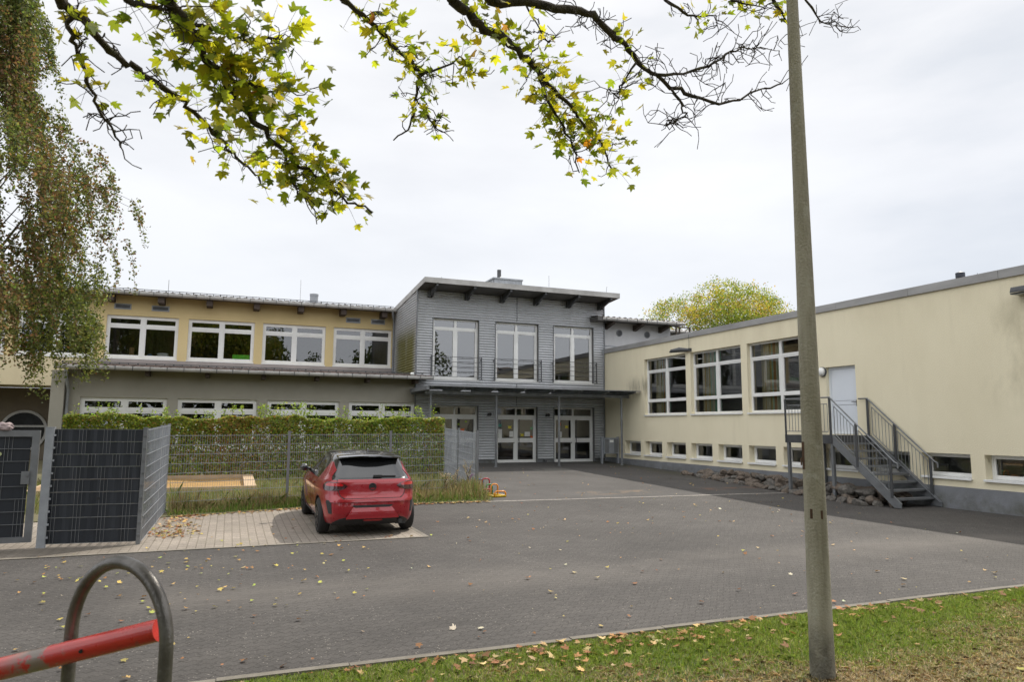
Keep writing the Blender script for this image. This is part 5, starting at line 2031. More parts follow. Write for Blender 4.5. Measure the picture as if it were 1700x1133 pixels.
WL['parked_car'] = Vector(car.location)
# ------------------------------------------------------------------ vegetation
def unit(n):
    v = rng.normal(size=(n, 3))
    return v / np.linalg.norm(v, axis=1, keepdims=True)


# beech hedge behind the wire fence
hd_ = thing('hedge', 'long clipped beech hedge with stray shoots in front of the classroom wing', 'hedge', (1.3, 24.6, .23))
HX0, HX1, HY0, HY1 = -4.55, 7.05, 24.0, 25.3


def hedge_top(x):
    return 2.18 + .05 * np.sin(x * 1.3) + .04 * np.sin(x * 3.7 + 1) + .03 * np.sin(x * 9.1 + 2)


def hcols(n, x, z):
    base = palette(n, [(.16, .225, .028), (.22, .27, .034), (.10, .155, .022), (.28, .27, .04)], .22, [.35, .3, .2, .15])
    br = palette(n, [(.25, .15, .035), (.22, .18, .04)], .2)
    pb = np.clip(.10 + .45 * np.exp(-((x - .2) / 1.5) ** 2) + .2 * np.exp(-((x - 6.6) / .5) ** 2), 0, .7)
    m_ = rng.random(n) < pb
    base[m_] = br[m_]
    return base


n = 52000
x = rng.uniform(HX0, HX1, n)
face = rng.random(n)
lump = np.array([mnoise.noise(Vector((a * 1.1, 0, 7))) for a in x])
z = rng.uniform(0, 1, n) ** .95
zt = hedge_top(x) + .06 * lump
zz = .25 + (zt - .25) * z
lum2 = np.array([mnoise.noise(Vector((a * 1.8, b * 1.8, 2))) for a, b in zip(x, zz)])
y = HY0 - .10 * lum2 + rng.exponential(.10, n)
N = np.c_[rng.normal(0, .5, n), rng.normal(-.8, .4, n), rng.normal(.5, .45, n)]
topm = face < .34
y[topm] = rng.uniform(HY0, HY1, topm.sum())
zz[topm] = zt[topm] - rng.exponential(.06, topm.sum())
N[topm] = np.c_[rng.normal(0, .5, topm.sum()), rng.normal(-.1, .5, topm.sum()), np.abs(rng.normal(.9, .3, topm.sum()))]
endm = (face > .34) & (face < .42)
sgn = np.where(rng.random(endm.sum()) < .5, HX0, HX1)
x[endm] = sgn + np.where(sgn < 0, 1, -1) * rng.exponential(.08, endm.sum())
y[endm] = rng.uniform(HY0, HY1, endm.sum())
inner = face > .90
y[inner] = rng.uniform(HY0 + .1, HY1, inner.sum())
P = np.c_[x, y, zz]
leaf_mesh('foliage', P, N, rng.uniform(.055, .095, n), hcols(n, x, zz), OVAL, M['leaf'], hd_, fold=.3)
# shoots that stand above the clipped top
sx, SP, SN = [], [], []
tw_ = MB()
for xs in list(rng.uniform(HX0 + .1, HX1 - .1, 72)) + [-3.9, -2.3, -1.8, -.6, .9, 1.9, 2.6, 4.6, 4.8, 5.0]:
    h = rng.uniform(.15, .48)
    y0 = rng.uniform(HY0 + .1, HY0 + .8)
    lean = rng.normal(0, .12, 2)
    zb = hedge_top(xs) - .1
    tw_.tube([(xs, y0, zb), (xs + lean[0] * .5, y0 + lean[1] * .5, zb + h * .6), (xs + lean[0], y0 + lean[1], zb + h + .1)], [.006, .005, .003], 4)
    for k in range(int(h * 55)):
        u = rng.uniform(.1, 1.05)
        SP.append((xs + lean[0] * u + rng.normal(0, .05), y0 + lean[1] * u + rng.normal(0, .05), zb + (h + .1) * u))
SP = np.array(SP)
leaf_mesh('shoots', SP, unit(len(SP)) + [0, 0, .4], rng.uniform(.05, .09, len(SP)), palette(len(SP), [(.20, .27, .04), (.26, .31, .06), (.15, .22, .03)], .2), OVAL, M['leaf_thin'], hd_, fold=.3)
for i in range(90):
    xs = HX0 + .15 + (HX1 - HX0 - .3) * i / 89 + rng.normal(0, .05)
    ys = rng.uniform(HY0 + .25, HY1 - .3)
    tw_.tube([(xs, ys, .1), (xs + rng.normal(0, .08), ys, 1.0), (xs + rng.normal(0, .2), ys + rng.normal(0, .1), 2.05)], [.022, .016, .006], 5)
tw_.build('stems', M['twig'], hd_)
n = 620  # small pale leaf shapes strewn over the hedge front at mid height
bx = rng.uniform(HX0 + .1, HX1 - .2, n)
bz = np.clip(rng.normal(1.35, .28, n), .5, 1.95)
keep = np.array([mnoise.noise(Vector((a * 2.2, b * 3.0, 5))) for a, b in zip(bx, bz)]) > -.05
bx, bz = bx[keep], bz[keep]
n = len(bx)
P = np.c_[bx, HY0 - .12 + rng.normal(0, .05, n), bz]
leaf_mesh('pale_flecks', P, np.c_[rng.normal(0, .4, n), -np.ones(n), rng.normal(.5, .4, n)], rng.uniform(.04, .085, n), palette(n, [(.42, .44, .36), (.30, .33, .25), (.22, .26, .17)], .15), OVAL, M['leaf'], hd_)

# grass: blades as narrow triangles
def blades(name, P, h, w, cols, lean=.35, kind=None, label=None, cat=None):
    n = len(P)
    ang = rng.uniform(0, 2 * math.pi, n)
    d = np.c_[np.cos(ang), np.sin(ang), np.zeros(n)]
    la = rng.uniform(0, 2 * math.pi, n)
    le = np.abs(rng.normal(0, lean, n))
    tip = P + np.c_[np.cos(la) * le * h, np.sin(la) * le * h, h * (1 - .3 * le)]
    mid = P + np.c_[np.cos(la) * le * h * .3, np.sin(la) * le * h * .3, h * .55]
    hw = (w / 2)[:, None] if hasattr(w, '__len__') else w / 2
    V = np.stack([P - d * hw, P + d * hw, mid + d * hw * .7, tip, mid - d * hw * .7], 1)
    me = bpy.data.meshes.new(name)
    k = 5
    me.vertices.add(n * k)
    me.vertices.foreach_set('co', V.reshape(-1).astype(np.float32))
    me.loops.add(n * k)
    me.loops.foreach_set('vertex_index', np.arange(n * k, dtype=np.int32))
    me.polygons.add(n)
    me.polygons.foreach_set('loop_start', np.arange(0, n * k, k, dtype=np.int32))
    me.polygons.foreach_set('loop_total', np.full(n, k, dtype=np.int32))
    me.update(calc_edges=True)
    ca = me.color_attributes.new('tint', 'FLOAT_COLOR', 'POINT')
    cc = np.ones((n, k, 4), np.float32)
    cc[:, :, :3] = cols[:, None, :]
    ca.data.foreach_set('color', cc.ravel())
    me.materials.append(M['blade'])
    o = link(bpy.data.objects.new(name, me))
    return tag(o, label, cat, None, kind)


def dryness(x, y):
    """worn, dry patches of the verge"""
    v = .55 * mnoise.noise(Vector((x * .55, y * .8, 1.7))) + .3 * mnoise.noise(Vector((x * 1.7, y * 1.9, 4)))
    v += .75 * math.exp(-(((x - 5.6) / 1.5) ** 2 + ((y - 4.0) / .55) ** 2)) + .8 * math.exp(-(((x - 3.6) / .9) ** 2 + ((y - 4.3) / .35) ** 2)) + .5 * math.exp(-(((x - 8) / 1.8) ** 2 + ((y - 4.4) / .6) ** 2))
    v -= .5 * math.exp(-((6.0 - y) / .55) ** 2)
    return v


n = 330000
x = rng.uniform(-.5, 12.0, n)
y = rng.uniform(2.6, 5.96, n)
keep = (y > 5.75 - .45 * x) & (x < 1.66 * y + .6)
x, y = x[keep], y[keep]
n = len(x)
dr = np.array([dryness(a, b) for a, b in zip(x, y)])
keep = rng.random(n) > np.clip((dr - .3) * .9, 0, .4)
x, y, dr = x[keep], y[keep], dr[keep]
n = len(x)
zz = np.array([lawn_z(a, b) for a, b in zip(x, y)])
pg = palette(n, [(.155, .23, .032), (.21, .28, .046), (.12, .175, .028), (.27, .31, .08)], .2)
pd_ = palette(n, [(.33, .27, .14), (.25, .19, .10), (.42, .34, .20)], .2)
md = rng.random(n) < np.clip(.03 + dr * 1.15, .02, .9)
pg[md] = pd_[md]
h = rng.uniform(.02, .06, n) * np.clip(.45 + (5.97 - y) * 2.2, .45, 1) * np.where(md, .55, 1.0) * np.clip(1.1 - dr * .6, .5, 1.5)
gm_ = ~md
blades('lawn_grass', np.c_[x, y, zz - .004][gm_], h[gm_], rng.uniform(.003, .006, gm_.sum()), pg[gm_], .75, 'stuff')
k_ = md.sum()
dry_c = palette(k_, [(.40, .31, .17), (.26, .19, .10), (.50, .40, .25), (.17, .12, .06)], .2)
blades('dry_thatch', np.c_[x, y, zz + .002][md], rng.uniform(.02, .05, k_), rng.uniform(.003, .006, k_), dry_c, 1.5, 'stuff')

n = 90000                                   # the rest of the verge, out of frame
x = rng.uniform(-7, 18, n)
y = rng.uniform(.5, 5.96, n)
keep = ~((y > 5.75 - .45 * x) & (x < 1.66 * y + .6) & (y > 2.6) & (x > -.5) & (x < 12))
x, y = x[keep], y[keep]
n = len(x)
blades('lawn_grass', np.c_[x, y, [lawn_z(a, b) for a, b in zip(x, y)]], rng.uniform(.03, .07, n), rng.uniform(.006, .012, n), palette(n, [(.155, .23, .032), (.21, .28, .046), (.12, .175, .028), (.30, .27, .11)], .2), .7, 'stuff')
n = 15000                                   # tall dry grass along the wire fence
x = rng.uniform(-1.1, 6.3, n)
f = (x + 1.2) / 7.5
yf_ = 16.75 + f * 1.6
front = np.where(x < 1.6, 16.2 + (x + 1.15) / 2.75 * .65, 16.86)
u = rng.random(n)
y = front + (yf_ + .5 - front) * u ** .9
dense = np.array([mnoise.noise(Vector((a * .9, b * .9, 9))) for a, b in zip(x, y)])
near = np.clip((y - front) / .45, 0, 1)
h = np.clip(.10 + .42 * near * (.75 + .9 * dense), .06, .75) * rng.uniform(.6, 1.15, n)
gm = rng.random(n) < np.clip(.95 - .70 * near + .40 * dense, .22, .95)
colr = palette(n, [(.30, .24, .13), (.24, .18, .09), (.36, .30, .18), (.20, .13, .07)], .2)
cg = palette(n, [(.10, .17, .03), (.15, .22, .05), (.08, .13, .02)], .2)
colr[gm] = cg[gm]
P = np.c_[x, y, [zg(b) + .02 for b in y]]
blades('dry_grass', P, h, rng.uniform(.005, .010, n), colr, .45, 'stuff')
n = 26000                                   # meadow between fence and hedge
x = rng.uniform(-7, 7.0, n)
y = rng.uniform(17.2, 24.2, n)
keep = ~((x > -4.5) & (x < .75) & (y > 20.3)) & (x < 6.3 + (y - 18.3) * .13)
x, y = x[keep], y[keep]
n = len(x)
colr = palette(n, [(.26, .22, .10), (.12, .16, .035), (.20, .19, .07), (.16, .20, .05)], .2)
blades('meadow_grass', np.c_[x, y, [zg(b) + .02 for b in y]], rng.uniform(.08, .26, n), rng.uniform(.008, .016, n), colr, .5, 'stuff')
# reddish dock stalks and pale seed heads by the fence
for k, (xx, yy, hh, nm_, lab) in enumerate(((3.75, 17.55, 1.05, 'red', 'rusty red dock stalk behind the right side of the car'), (3.98, 17.62, .85, 'red', 'shorter rusty red dock stalk right of the tallest one'), (5.55, 17.75, .80, 'pale', 'pale dry seed stalk near the right end of the fence'),
                                            (5.9, 17.8, .95, 'pale', 'tallest pale dry stalk at the right end of the fence'), (5.2, 17.6, .7, 'pale', 'short pale dry stalk left of the other seed stalks'))):
    t = thing('dry_weed', lab, 'weed', (xx, yy, zg(yy)), 'dry weeds along the wire fence')
    b = MB()
    q = []
    for j in range(7):
        a = rng.uniform(0, 6.28)
        s_ = rng.uniform(.05, .16)
        u0 = rng.uniform(.35, .7)
        b.tube([(0, 0, 0 if j == 0 else hh * u0), (s_ * .5 * math.cos(a), s_ * .5 * math.sin(a), hh * (u0 + .15)), (s_ * math.cos(a), s_ * math.sin(a), hh * min(1, u0 + .35))], [.005, .004, .002], 4)
        for _ in range(26):
            w_ = rng.uniform(.3, 1)
            q.append((s_ * w_ * math.cos(a) + rng.normal(0, .015), s_ * w_ * math.sin(a) + rng.normal(0, .015), hh * (u0 + .35 * w_)))
    b.build('stalk', M['twig'], t, world=False)
    q = np.array(q)
    o = leaf_mesh('seed_heads', q + np.array([xx, yy, zg(yy)]), unit(len(q)), rng.uniform(.02, .04, len(q)), palette(len(q), [(.20, .06, .03), (.15, .05, .03)] if nm_ == 'red' else [(.42, .36, .24), (.34, .27, .16)], .2), OVAL, M['leaf_dry'], t)
    o['kind'] = 'stuff'

# fallen leaves: on the lawn edge, over the paving, along the fence foot
def litter(P, size, cols):
    n = len(P)
    N = np.c_[rng.normal(0, .22, n), rng.normal(0, .22, n), np.ones(n)]
    return P, N, size, cols


LPc = [(.40, .27, .11), (.32, .15, .06), (.46, .34, .17), (.28, .13, .055), (.36, .30, .09), (.20, .09, .04)]
pieces = []
n = 360
x = rng.uniform(-6, 13, n)
y = 6.2 + 9.5 * rng.random(n) ** 1.5
pieces.append(litter(np.c_[x, y, .012 + rng.uniform(0, .012, n)], rng.uniform(.02, .065, n) * rng.choice([.6, 1, 1.2], n), palette(n, LPc + [(.55, .5, .36)], .2)))
n = 200
x = rng.normal(-1.6, 1.9, n)
y = rng.normal(10.3, 1.5, n)
keep = (y > 6.3) & (y < 13.0)
x, y = x[keep], y[keep]
pieces.append(litter(np.c_[x, y, np.full(len(x), .02)], rng.uniform(.025, .065, len(x)), palette(len(x), [(.42, .36, .08), (.45, .30, .09), (.34, .34, .07), (.30, .15, .05)], .2)))
n = 250
x = np.r_[rng.normal(3.1, 1.2, 170), rng.normal(6.0, 1.3, 80)]
y = 5.95 - np.abs(rng.normal(0, .28, n)) - .02
pieces.append(litter(np.c_[x, y, [lawn_z(a, b) + .03 for a, b in zip(x, y)]], rng.uniform(.035, .085, n), palette(n, LPc[:4] + [LPc[5]], .22)))
n = 60
x, y = rng.uniform(-1, 13, n), rng.uniform(3, 6, n)
pieces.append(litter(np.c_[x, y, [lawn_z(a, b) + .035 for a, b in zip(x, y)]], rng.uniform(.045, .085, n), palette(n, LPc, .22)))
n = 520
x = np.r_[rng.uniform(-1.0, 6.2, 300), rng.normal(-.85, .22, 220)]
fr = np.where(x < 1.6, 16.1 + (x + 1.15) / 2.75 * .65, 16.83)
y = fr - np.abs(rng.normal(0, .10, n))
y[300:] = rng.choice([14.0, 14.9, 15.9], 220) + rng.normal(0, .28, 220)
pieces.append(litter(np.c_[x, y, [zg(b) + .02 for b in y]], rng.uniform(.04, .09, n), palette(n, LPc, .22)))
n = 330
x, y = rng.uniform(-1.1, 16, n), rng.uniform(12, 27, n)
keep = (x > 6.5) | (y < 16)
pieces.append(litter(np.c_[x, y, [zg(b) + .016 for b in y]][keep], rng.uniform(.02, .07, keep.sum()), palette(keep.sum(), LPc, .2)))
P, N, sz, cl = (np.concatenate([p[i] for p in pieces]) for i in range(4))
o = leaf_mesh('fallen_leaves', P, N, sz, cl, MAPLE, M['leaf_dry'], fold=.35)
tag(o, kind='stuff')

# ------------------------------------------------------------------ birch beside the garden
bt = thing('birch_tree', 'tall weeping birch with small olive and rusty leaves in front of the classroom wing', 'tree', (-6.9, 20.5, .14))
bcx, bcy = -6.9, 20.5
bz_ = [2.4, 3.2, 4.5, 6.4, 8, 9.3, 11, 13.7, 16, 18]
br_ = [.8, 1.7, 3.7, 4.6, 4.3, 4.1, 2.75, 1.75, 1.0, .3]


def birch_r(z):
    return float(np.interp(z, bz_, br_))


b = MB()
b.tube([(bcx, bcy, -.2), (bcx + .1, bcy, 2), (bcx - .05, bcy + .1, 5), (bcx + .12, bcy, 9), (bcx, bcy, 13), (bcx + .1, bcy, 17.5)], [.24, .19, .16, .12, .07, .02], 12)
b.build('trunk', M['bark_birch'], bt, smooth=True)
tw_ = MB()
LPp, LN, LC = [], [], []
nspray = 2500
for k in range(nspray):
    z = float(rng.uniform(3.9, 17.2))
    a = rng.uniform(0, 2 * math.pi)
    if rng.random() < .45:
        a = rng.uniform(-2.0, .7)                  # a fuller side towards the yard
    R_z = birch_r(z)
    lump = .74 + .55 * mnoise.noise(Vector((math.cos(a) * 1.6, math.sin(a) * 1.6, z * .55)))
    r = R_z * min(lump, 1.06) * rng.uniform(.35, 1.0) ** .55
    tip = np.array([bcx + r * math.cos(a), bcy + r * math.sin(a), z])
    if mnoise.noise(Vector(tip) * .62 + Vector((4, 0, 0))) < -.19:
        continue
    base = np.array([bcx + .25 * r * math.cos(a), bcy + .25 * r * math.sin(a), z - .15 * r + .2])
    if k % 14 == 0:
        m1 = (base + tip) / 2 + [0, 0, .22 * r]
        tw_.tube([tuple(base - [0, 0, .4 * r]), tuple(m1), tuple(tip)], [.022, .013, .005], 4, caps=False)
    ln = rng.uniform(.7, 1.75)
    out = rng.uniform(.25, .7)
    dirv = np.array([math.cos(a + rng.normal(0, .4)), math.sin(a + rng.normal(0, .4)), 0])
    pts = []
    for j in range(6):
        u = j / 5
        pts.append(tip + dirv * out * (u - .35 * u * u) + np.array([0, 0, .15 * u - ln * u * u]))
    tw_.tube([tuple(p) for p in pts], [.006, .005, .004, .004, .003, .002], 3, caps=False)
    rusty = mnoise.noise(Vector((tip[0] * .38, tip[1] * .38, tip[2] * .30 + 2))) * 1.25 + (.18 if 3.8 < z < 8 else -.05)
    nl = int(78 * ln)
    u = rng.random(nl) ** .8
    pos = np.array([np.interp(u, np.linspace(0, 1, 6), [p[i] for p in pts]) for i in range(3)]).T + rng.normal(0, .06, (nl, 3))
    LPp.append(pos)
    cg = palette(nl, [(.10, .125, .032), (.14, .165, .042), (.07, .092, .024), (.17, .175, .05)], .2)
    crs = palette(nl, [(.17, .095, .045), (.16, .11, .045), (.21, .125, .06)], .2)
    mm = rng.random(nl) < np.clip(.02 + 1.0 * rusty, .01, .5)
    cg[mm] = crs[mm]
    LC.append(cg)
LPp, LC = np.concatenate(LPp), np.concatenate(LC)
leaf_mesh('crown', LPp, unit(len(LPp)), rng.uniform(.06, .11, len(LPp)), LC, RHOMB, M['leaf'], bt)
tw_.build('twigs', M['twig'], bt)

# ------------------------------------------------------------------ autumn tree behind the hall
at = thing('autumn_tree', 'broad green and yellow autumn tree rising behind the hall roof', 'tree', (45, 56, 0))
b = MB()
b.tube([(45, 56, -.2), (45.1, 56, 4), (44.9, 56, 8), (45, 56, 12)], [.4, .33, .25, .1], 10)
LPp, LN, LC = [], [], []
tips = []
for k in range(26):
    a = rng.uniform(0, 2 * math.pi)
    el = rng.uniform(.1, 1.4)
    s = np.array([45, 56, rng.uniform(6, 9.5)])
    e = s + np.array([math.cos(a) * math.cos(el) * 7.4, math.sin(a) * math.cos(el) * 6, math.sin(el) * 6.4])
    m_ = (s + e) / 2 + [0, 0, -.3]
    b.tube([tuple(s), tuple(m_), tuple(e)], [.09, .05, .015], 5, caps=False)
for k in range(1800):
    v = unit(1)[0]
    if v[1] > .5:
        v[1] *= -1
    f = rng.random() ** .30
    lump = 1 + .22 * mnoise.noise(Vector(v) * 1.7 + Vector((3, 1, 0))) + .10 * mnoise.noise(Vector(v) * 4.5)
    c_ = np.array([45.2, 56, 9.2]) + v * f * lump * np.array([8.3, 6.2, 7.2])
    if c_[2] < 4.5:
        continue
    nl = int(rng.uniform(34, 60))
    up = rng.normal(0, 1, (nl, 3)) * np.array([.36, .36, .27])
    LPp.append(c_ + up)
    mixv = mnoise.noise(Vector((c_[0] * .32, c_[1] * .32, c_[2] * .42)))
    g = palette(nl, [(.17, .22, .03), (.24, .27, .035), (.12, .17, .025)], .2)
    yel = palette(nl, [(.42, .35, .05), (.42, .26, .06), (.36, .34, .05)], .2)
    mm = rng.random(nl) < np.clip(.22 + 1.1 * mixv, .03, .8)
    g[mm] = yel[mm]
    LC.append(g)
LPp, LC = np.concatenate(LPp), np.concatenate(LC)
leaf_mesh('crown', LPp, unit(len(LPp)) + [0, 0, .35], rng.uniform(.12, .21, len(LPp)), LC, OVAL, M['leaf'], at, fold=.25)
b.build('trunk', M['bark'], at, smooth=True)

# ------------------------------------------------------------------ maple that spreads over the camera
mt = thing('maple_tree', 'big maple whose mossy limbs and yellow green leaves hang over the yard', 'tree', (-3.4, -2.2, .03))
LIMB = {
'1':[(-1.02,4.43,4.36),(-0.96,4.5,4.33),(-0.89,4.57,4.3),(-0.8,4.63,4.22),(-0.71,4.69,4.18),(-0.61,4.75,4.13),(-0.45,4.78,4.08),(-0.36,4.84,4.02),(-0.23,4.9,3.92),(-0.14,4.96,3.84),(-0.04,5.02,3.78),(0.08,5.07,3.72),(0.16,5.14,3.63)],
'1b':[(-0.97,4.52,4.34),(-1.01,4.57,4.3),(-0.98,4.6,4.21),(-0.94,4.62,4.1),(-0.89,4.65,3.99),(-0.86,4.67,3.89),(-0.8,4.69,3.8),(-0.75,4.71,3.73),(-0.71,4.73,3.64)],
'2':[(-0.42,3.89,4.18),(-0.37,3.96,4.16),(-0.33,4.04,4.14),(-0.28,4.12,4.08),(-0.21,4.2,4.02),(-0.12,4.26,3.96),(-0.05,4.34,3.88),(0.03,4.41,3.82),(0.14,4.47,3.75),(0.24,4.53,3.69),(0.35,4.58,3.63),(0.46,4.64,3.58),(0.58,4.69,3.53),(0.71,4.74,3.48),(0.85,4.78,3.43)],
'2b':[(-0.59,3.75,4.06),(-0.52,3.85,4.1),(-0.4,3.92,4.14),(-0.33,4.02,4.12)],
'2c':[(-0.33,4.02,4.12),(-0.25,4.1,4.2),(-0.13,4.17,4.22),(-0.03,4.25,4.23),(0.08,4.31,4.31),(0.22,4.37,4.34)],
'2d':[(-0.21,4.2,4.02),(-0.13,4.29,4.03),(0.0,4.36,4.03),(0.13,4.44,4.03),(0.28,4.49,4.09)],
'2e':[(0.24,4.5,3.68),(0.28,4.49,3.53),(0.3,4.48,3.45),(0.34,4.45,3.37)],
'3':[(0.58,4.69,4.91),(0.74,4.71,4.84),(0.86,4.74,4.77),(0.99,4.78,4.69),(1.12,4.81,4.61),(1.18,4.86,4.55),(1.19,4.95,4.41),(1.18,5.04,4.32),(1.16,5.13,4.23),(1.08,5.24,4.18)],
'3b':[(1.18,4.83,4.53),(1.33,4.86,4.63),(1.51,4.88,4.78),(1.64,4.95,4.71)],
'3c':[(1.19,4.95,4.41),(1.26,4.97,4.33),(1.33,4.99,4.26),(1.38,5.01,4.21)],
'4':[(1.37,4.68,5.1),(1.53,4.73,5.04),(1.66,4.79,5.0),(1.86,4.83,4.98),(2.01,4.88,4.91),(2.18,4.93,4.84),(2.35,4.99,4.73),(2.52,5.04,4.62),(2.7,5.09,4.53),(2.85,5.15,4.46),(2.98,5.22,4.34),(3.1,5.3,4.23)],
'4b':[(2.18,4.93,4.84),(2.28,4.97,4.63),(2.44,4.99,4.44),(2.56,5.02,4.28),(2.63,5.07,4.08)],
'5':[(1.72,4.84,5.28),(2.02,4.82,5.32),(2.3,4.82,5.35),(2.58,4.81,5.36),(2.76,4.85,5.32),(2.94,4.9,5.26),(3.1,4.95,5.18),(3.31,4.99,5.07),(3.53,5.02,5.01),(3.78,5.03,4.97),(4.07,5.03,4.94),(4.33,5.02,5.04),(4.59,5.01,5.19),(4.82,5.01,5.28)],
'5b':[(3.29,4.9,5.01),(3.59,4.9,5.08),(3.87,4.9,5.2),(4.07,4.92,5.37),(4.28,4.95,5.5),(4.52,4.97,5.57),(4.78,4.99,5.6)],
'5c':[(3.48,4.94,4.93),(3.6,4.97,4.81),(3.68,4.99,4.75),(3.58,5.09,4.71),(3.53,5.18,4.65)],
'5d':[(3.08,4.87,5.06),(3.0,4.96,4.9),(2.99,5.01,4.83),(2.91,5.07,4.85)],
'5e':[(2.06,4.91,5.38),(2.18,4.95,5.25),(2.3,4.99,5.14),(2.42,5.0,5.22)],
'6':[(3.55,5.11,5.9),(3.75,5.1,5.81),(3.89,5.1,5.8),(4.09,5.07,5.84),(4.16,5.11,5.72)],
'7':[(4.7,4.96,6.09),(4.89,5.0,5.96),(5.08,5.06,5.78)],
'7b':[(5.06,4.91,6.15),(5.33,4.98,6.02),(5.59,5.03,6.07)],
'8':[(4.32,5.11,6.08),(4.52,5.08,6.07),(4.72,5.06,6.06)],
}
R0_ = {'1': .030, '1b': .016, '2': .026, '2b': .016, '2c': .011, '2d': .009, '2e': .008, '3': .019, '3b': .010, '3c': .008, '4': .036, '4b': .016, '5': .034, '5b': .014, '5c': .012, '5d': .011, '5e': .008, '6': .014, '7': .016, '7b': .011, '8': .010}
R1_ = {'1': .006, '1b': .006, '2': .007, '3': .005, '4': .006, '5': .006, '4b': .005}
b = MB()
b.tube([(-3.4, -2.2, -.2), (-3.35, -2.2, .6), (-3.3, -2.1, 2.0), (-3.15, -1.9, 3.4), (-3.0, -1.7, 5.2), (-2.9, -1.6, 8), (-2.9, -1.5, 10.5)], [.42, .34, .29, .25, .19, .12, .04], 16)
b.build('trunk', M['bark'], mt, smooth=True)
b = MB()
feeders = {'1': ((-2.9, -.6, 4.3), (-1.9, 2.4, 4.9)), '2b': ((-2.9, -.6, 4.4), (-1.6, 2.2, 4.75)), '2': ((-2.7, -.8, 4.6), (-1.4, 2.0, 5.0)), '3': ((-2.6, -.9, 5.0), (-.6, 2.3, 5.8)), '4': ((-2.5, -1.0, 5.2), (-.2, 2.2, 6.2)),
           '5': ((-2.5, -1.1, 5.5), (.1, 2.4, 6.4)), '6': ((-2.2, -1.2, 6.6), (1.5, 2.6, 7.2)), '7': ((-2.0, -1.3, 7.2), (2.4, 2.8, 7.4)), '7b': ((-2.0, -1.3, 7.4), (2.7, 2.6, 7.6)), '8': ((-2.2, -1.2, 7.0), (2.0, 2.7, 7.2))}
FEED = []
tw_ = MB()
for key, pts in LIMB.items():
    r0, r1 = R0_[key], R1_.get(key, .003)
    k = len(pts)
    pts2, rs = [], []
    for i in range(k - 1):
        p, q = Vector(pts[i]), Vector(pts[i + 1])
        for s_ in range(3):
            u = s_ / 3
            f = (i + u) / (k - 1)
            jit = Vector(rng.normal(0, 1, 3)) * (.006 + .2 * r0)
            pts2.append(tuple(p.lerp(q, u) + (jit if (i or s_) else Vector((0, 0, 0)))))
            rs.append((r0 + (r1 - r0) * f) * rng.uniform(.88, 1.22))
    pts2.append(pts[-1])
    rs.append(r1)
    if key in feeders:
        e_, m_ = feeders[key]
        start = Vector(e_)
        root = Vector((-3.1, -1.85, min(start.z - .5, 6.5)))
        p0 = Vector(pts[0])
        mids = [root, start, Vector(m_), Vector(m_).lerp(p0, .55) + Vector((0, 0, .06)), p0]
        fp, fr = [], []
        for i in range(4):
            for q in range(5):
                u = q / 5
                jit = Vector(rng.normal(0, 1, 3)) * (.05 if (i or q) else 0) * (1 - (i + u) / 4.2)
                fp.append(tuple(mids[i].lerp(mids[i + 1], u) + jit))
                fr.append(r0 * float(np.interp((i + u) / 4, [0, .25, .5, .75, 1], [3.2, 2.2, 1.5, 1.15, 1])) * rng.uniform(.93, 1.12))
        fp.append(tuple(p0))
        fr.append(r0)
        b.tube(fp, fr, 9, caps=False)
        FEED.append(np.array(fp))
    b.tube(pts2, rs, 8)
    # short knobbly side twigs
    nt = {'5b': 44, '5': 64, '1b': 24, '5c': 22, '5d': 14, '6': 14, '7b': 14, '7': 10}.get(key, int(5 + 1.3 * k))
    for _ in range(nt):
        i = int(rng.uniform(.12 * k, k - 1.01))
        s_ = Vector(pts[i]).lerp(Vector(pts[i + 1]), rng.random())
        d = Vector(rng.normal(0, 1, 3)) + Vector((.5, 0, -.1))
        d.normalize()
        ln = rng.uniform(.07, .26) * (1.45 if key[0] in '5678' else 1.0)
        q = [s_]
        for j in range(4):
            d = (d + Vector(rng.normal(0, .45, 3))).normalized()
            q.append(q[-1] + d * ln / 4)
        tw_.tube([tuple(v) for v in q], [.0050, .0042, .0036, .003, .0034], 5)
        if rng.random() < .75:
            e_ = (d + Vector(rng.normal(0, .9, 3))).normalized()
            z0 = q[2]
            tw_.tube([tuple(z0), tuple(z0 + e_ * ln * .25), tuple(z0 + (e_ + Vector(rng.normal(0, .5, 3))).normalized() * ln * .55)], [.0038, .003, .0032], 5)
b.build('limbs', M['bark'], mt, smooth=True)
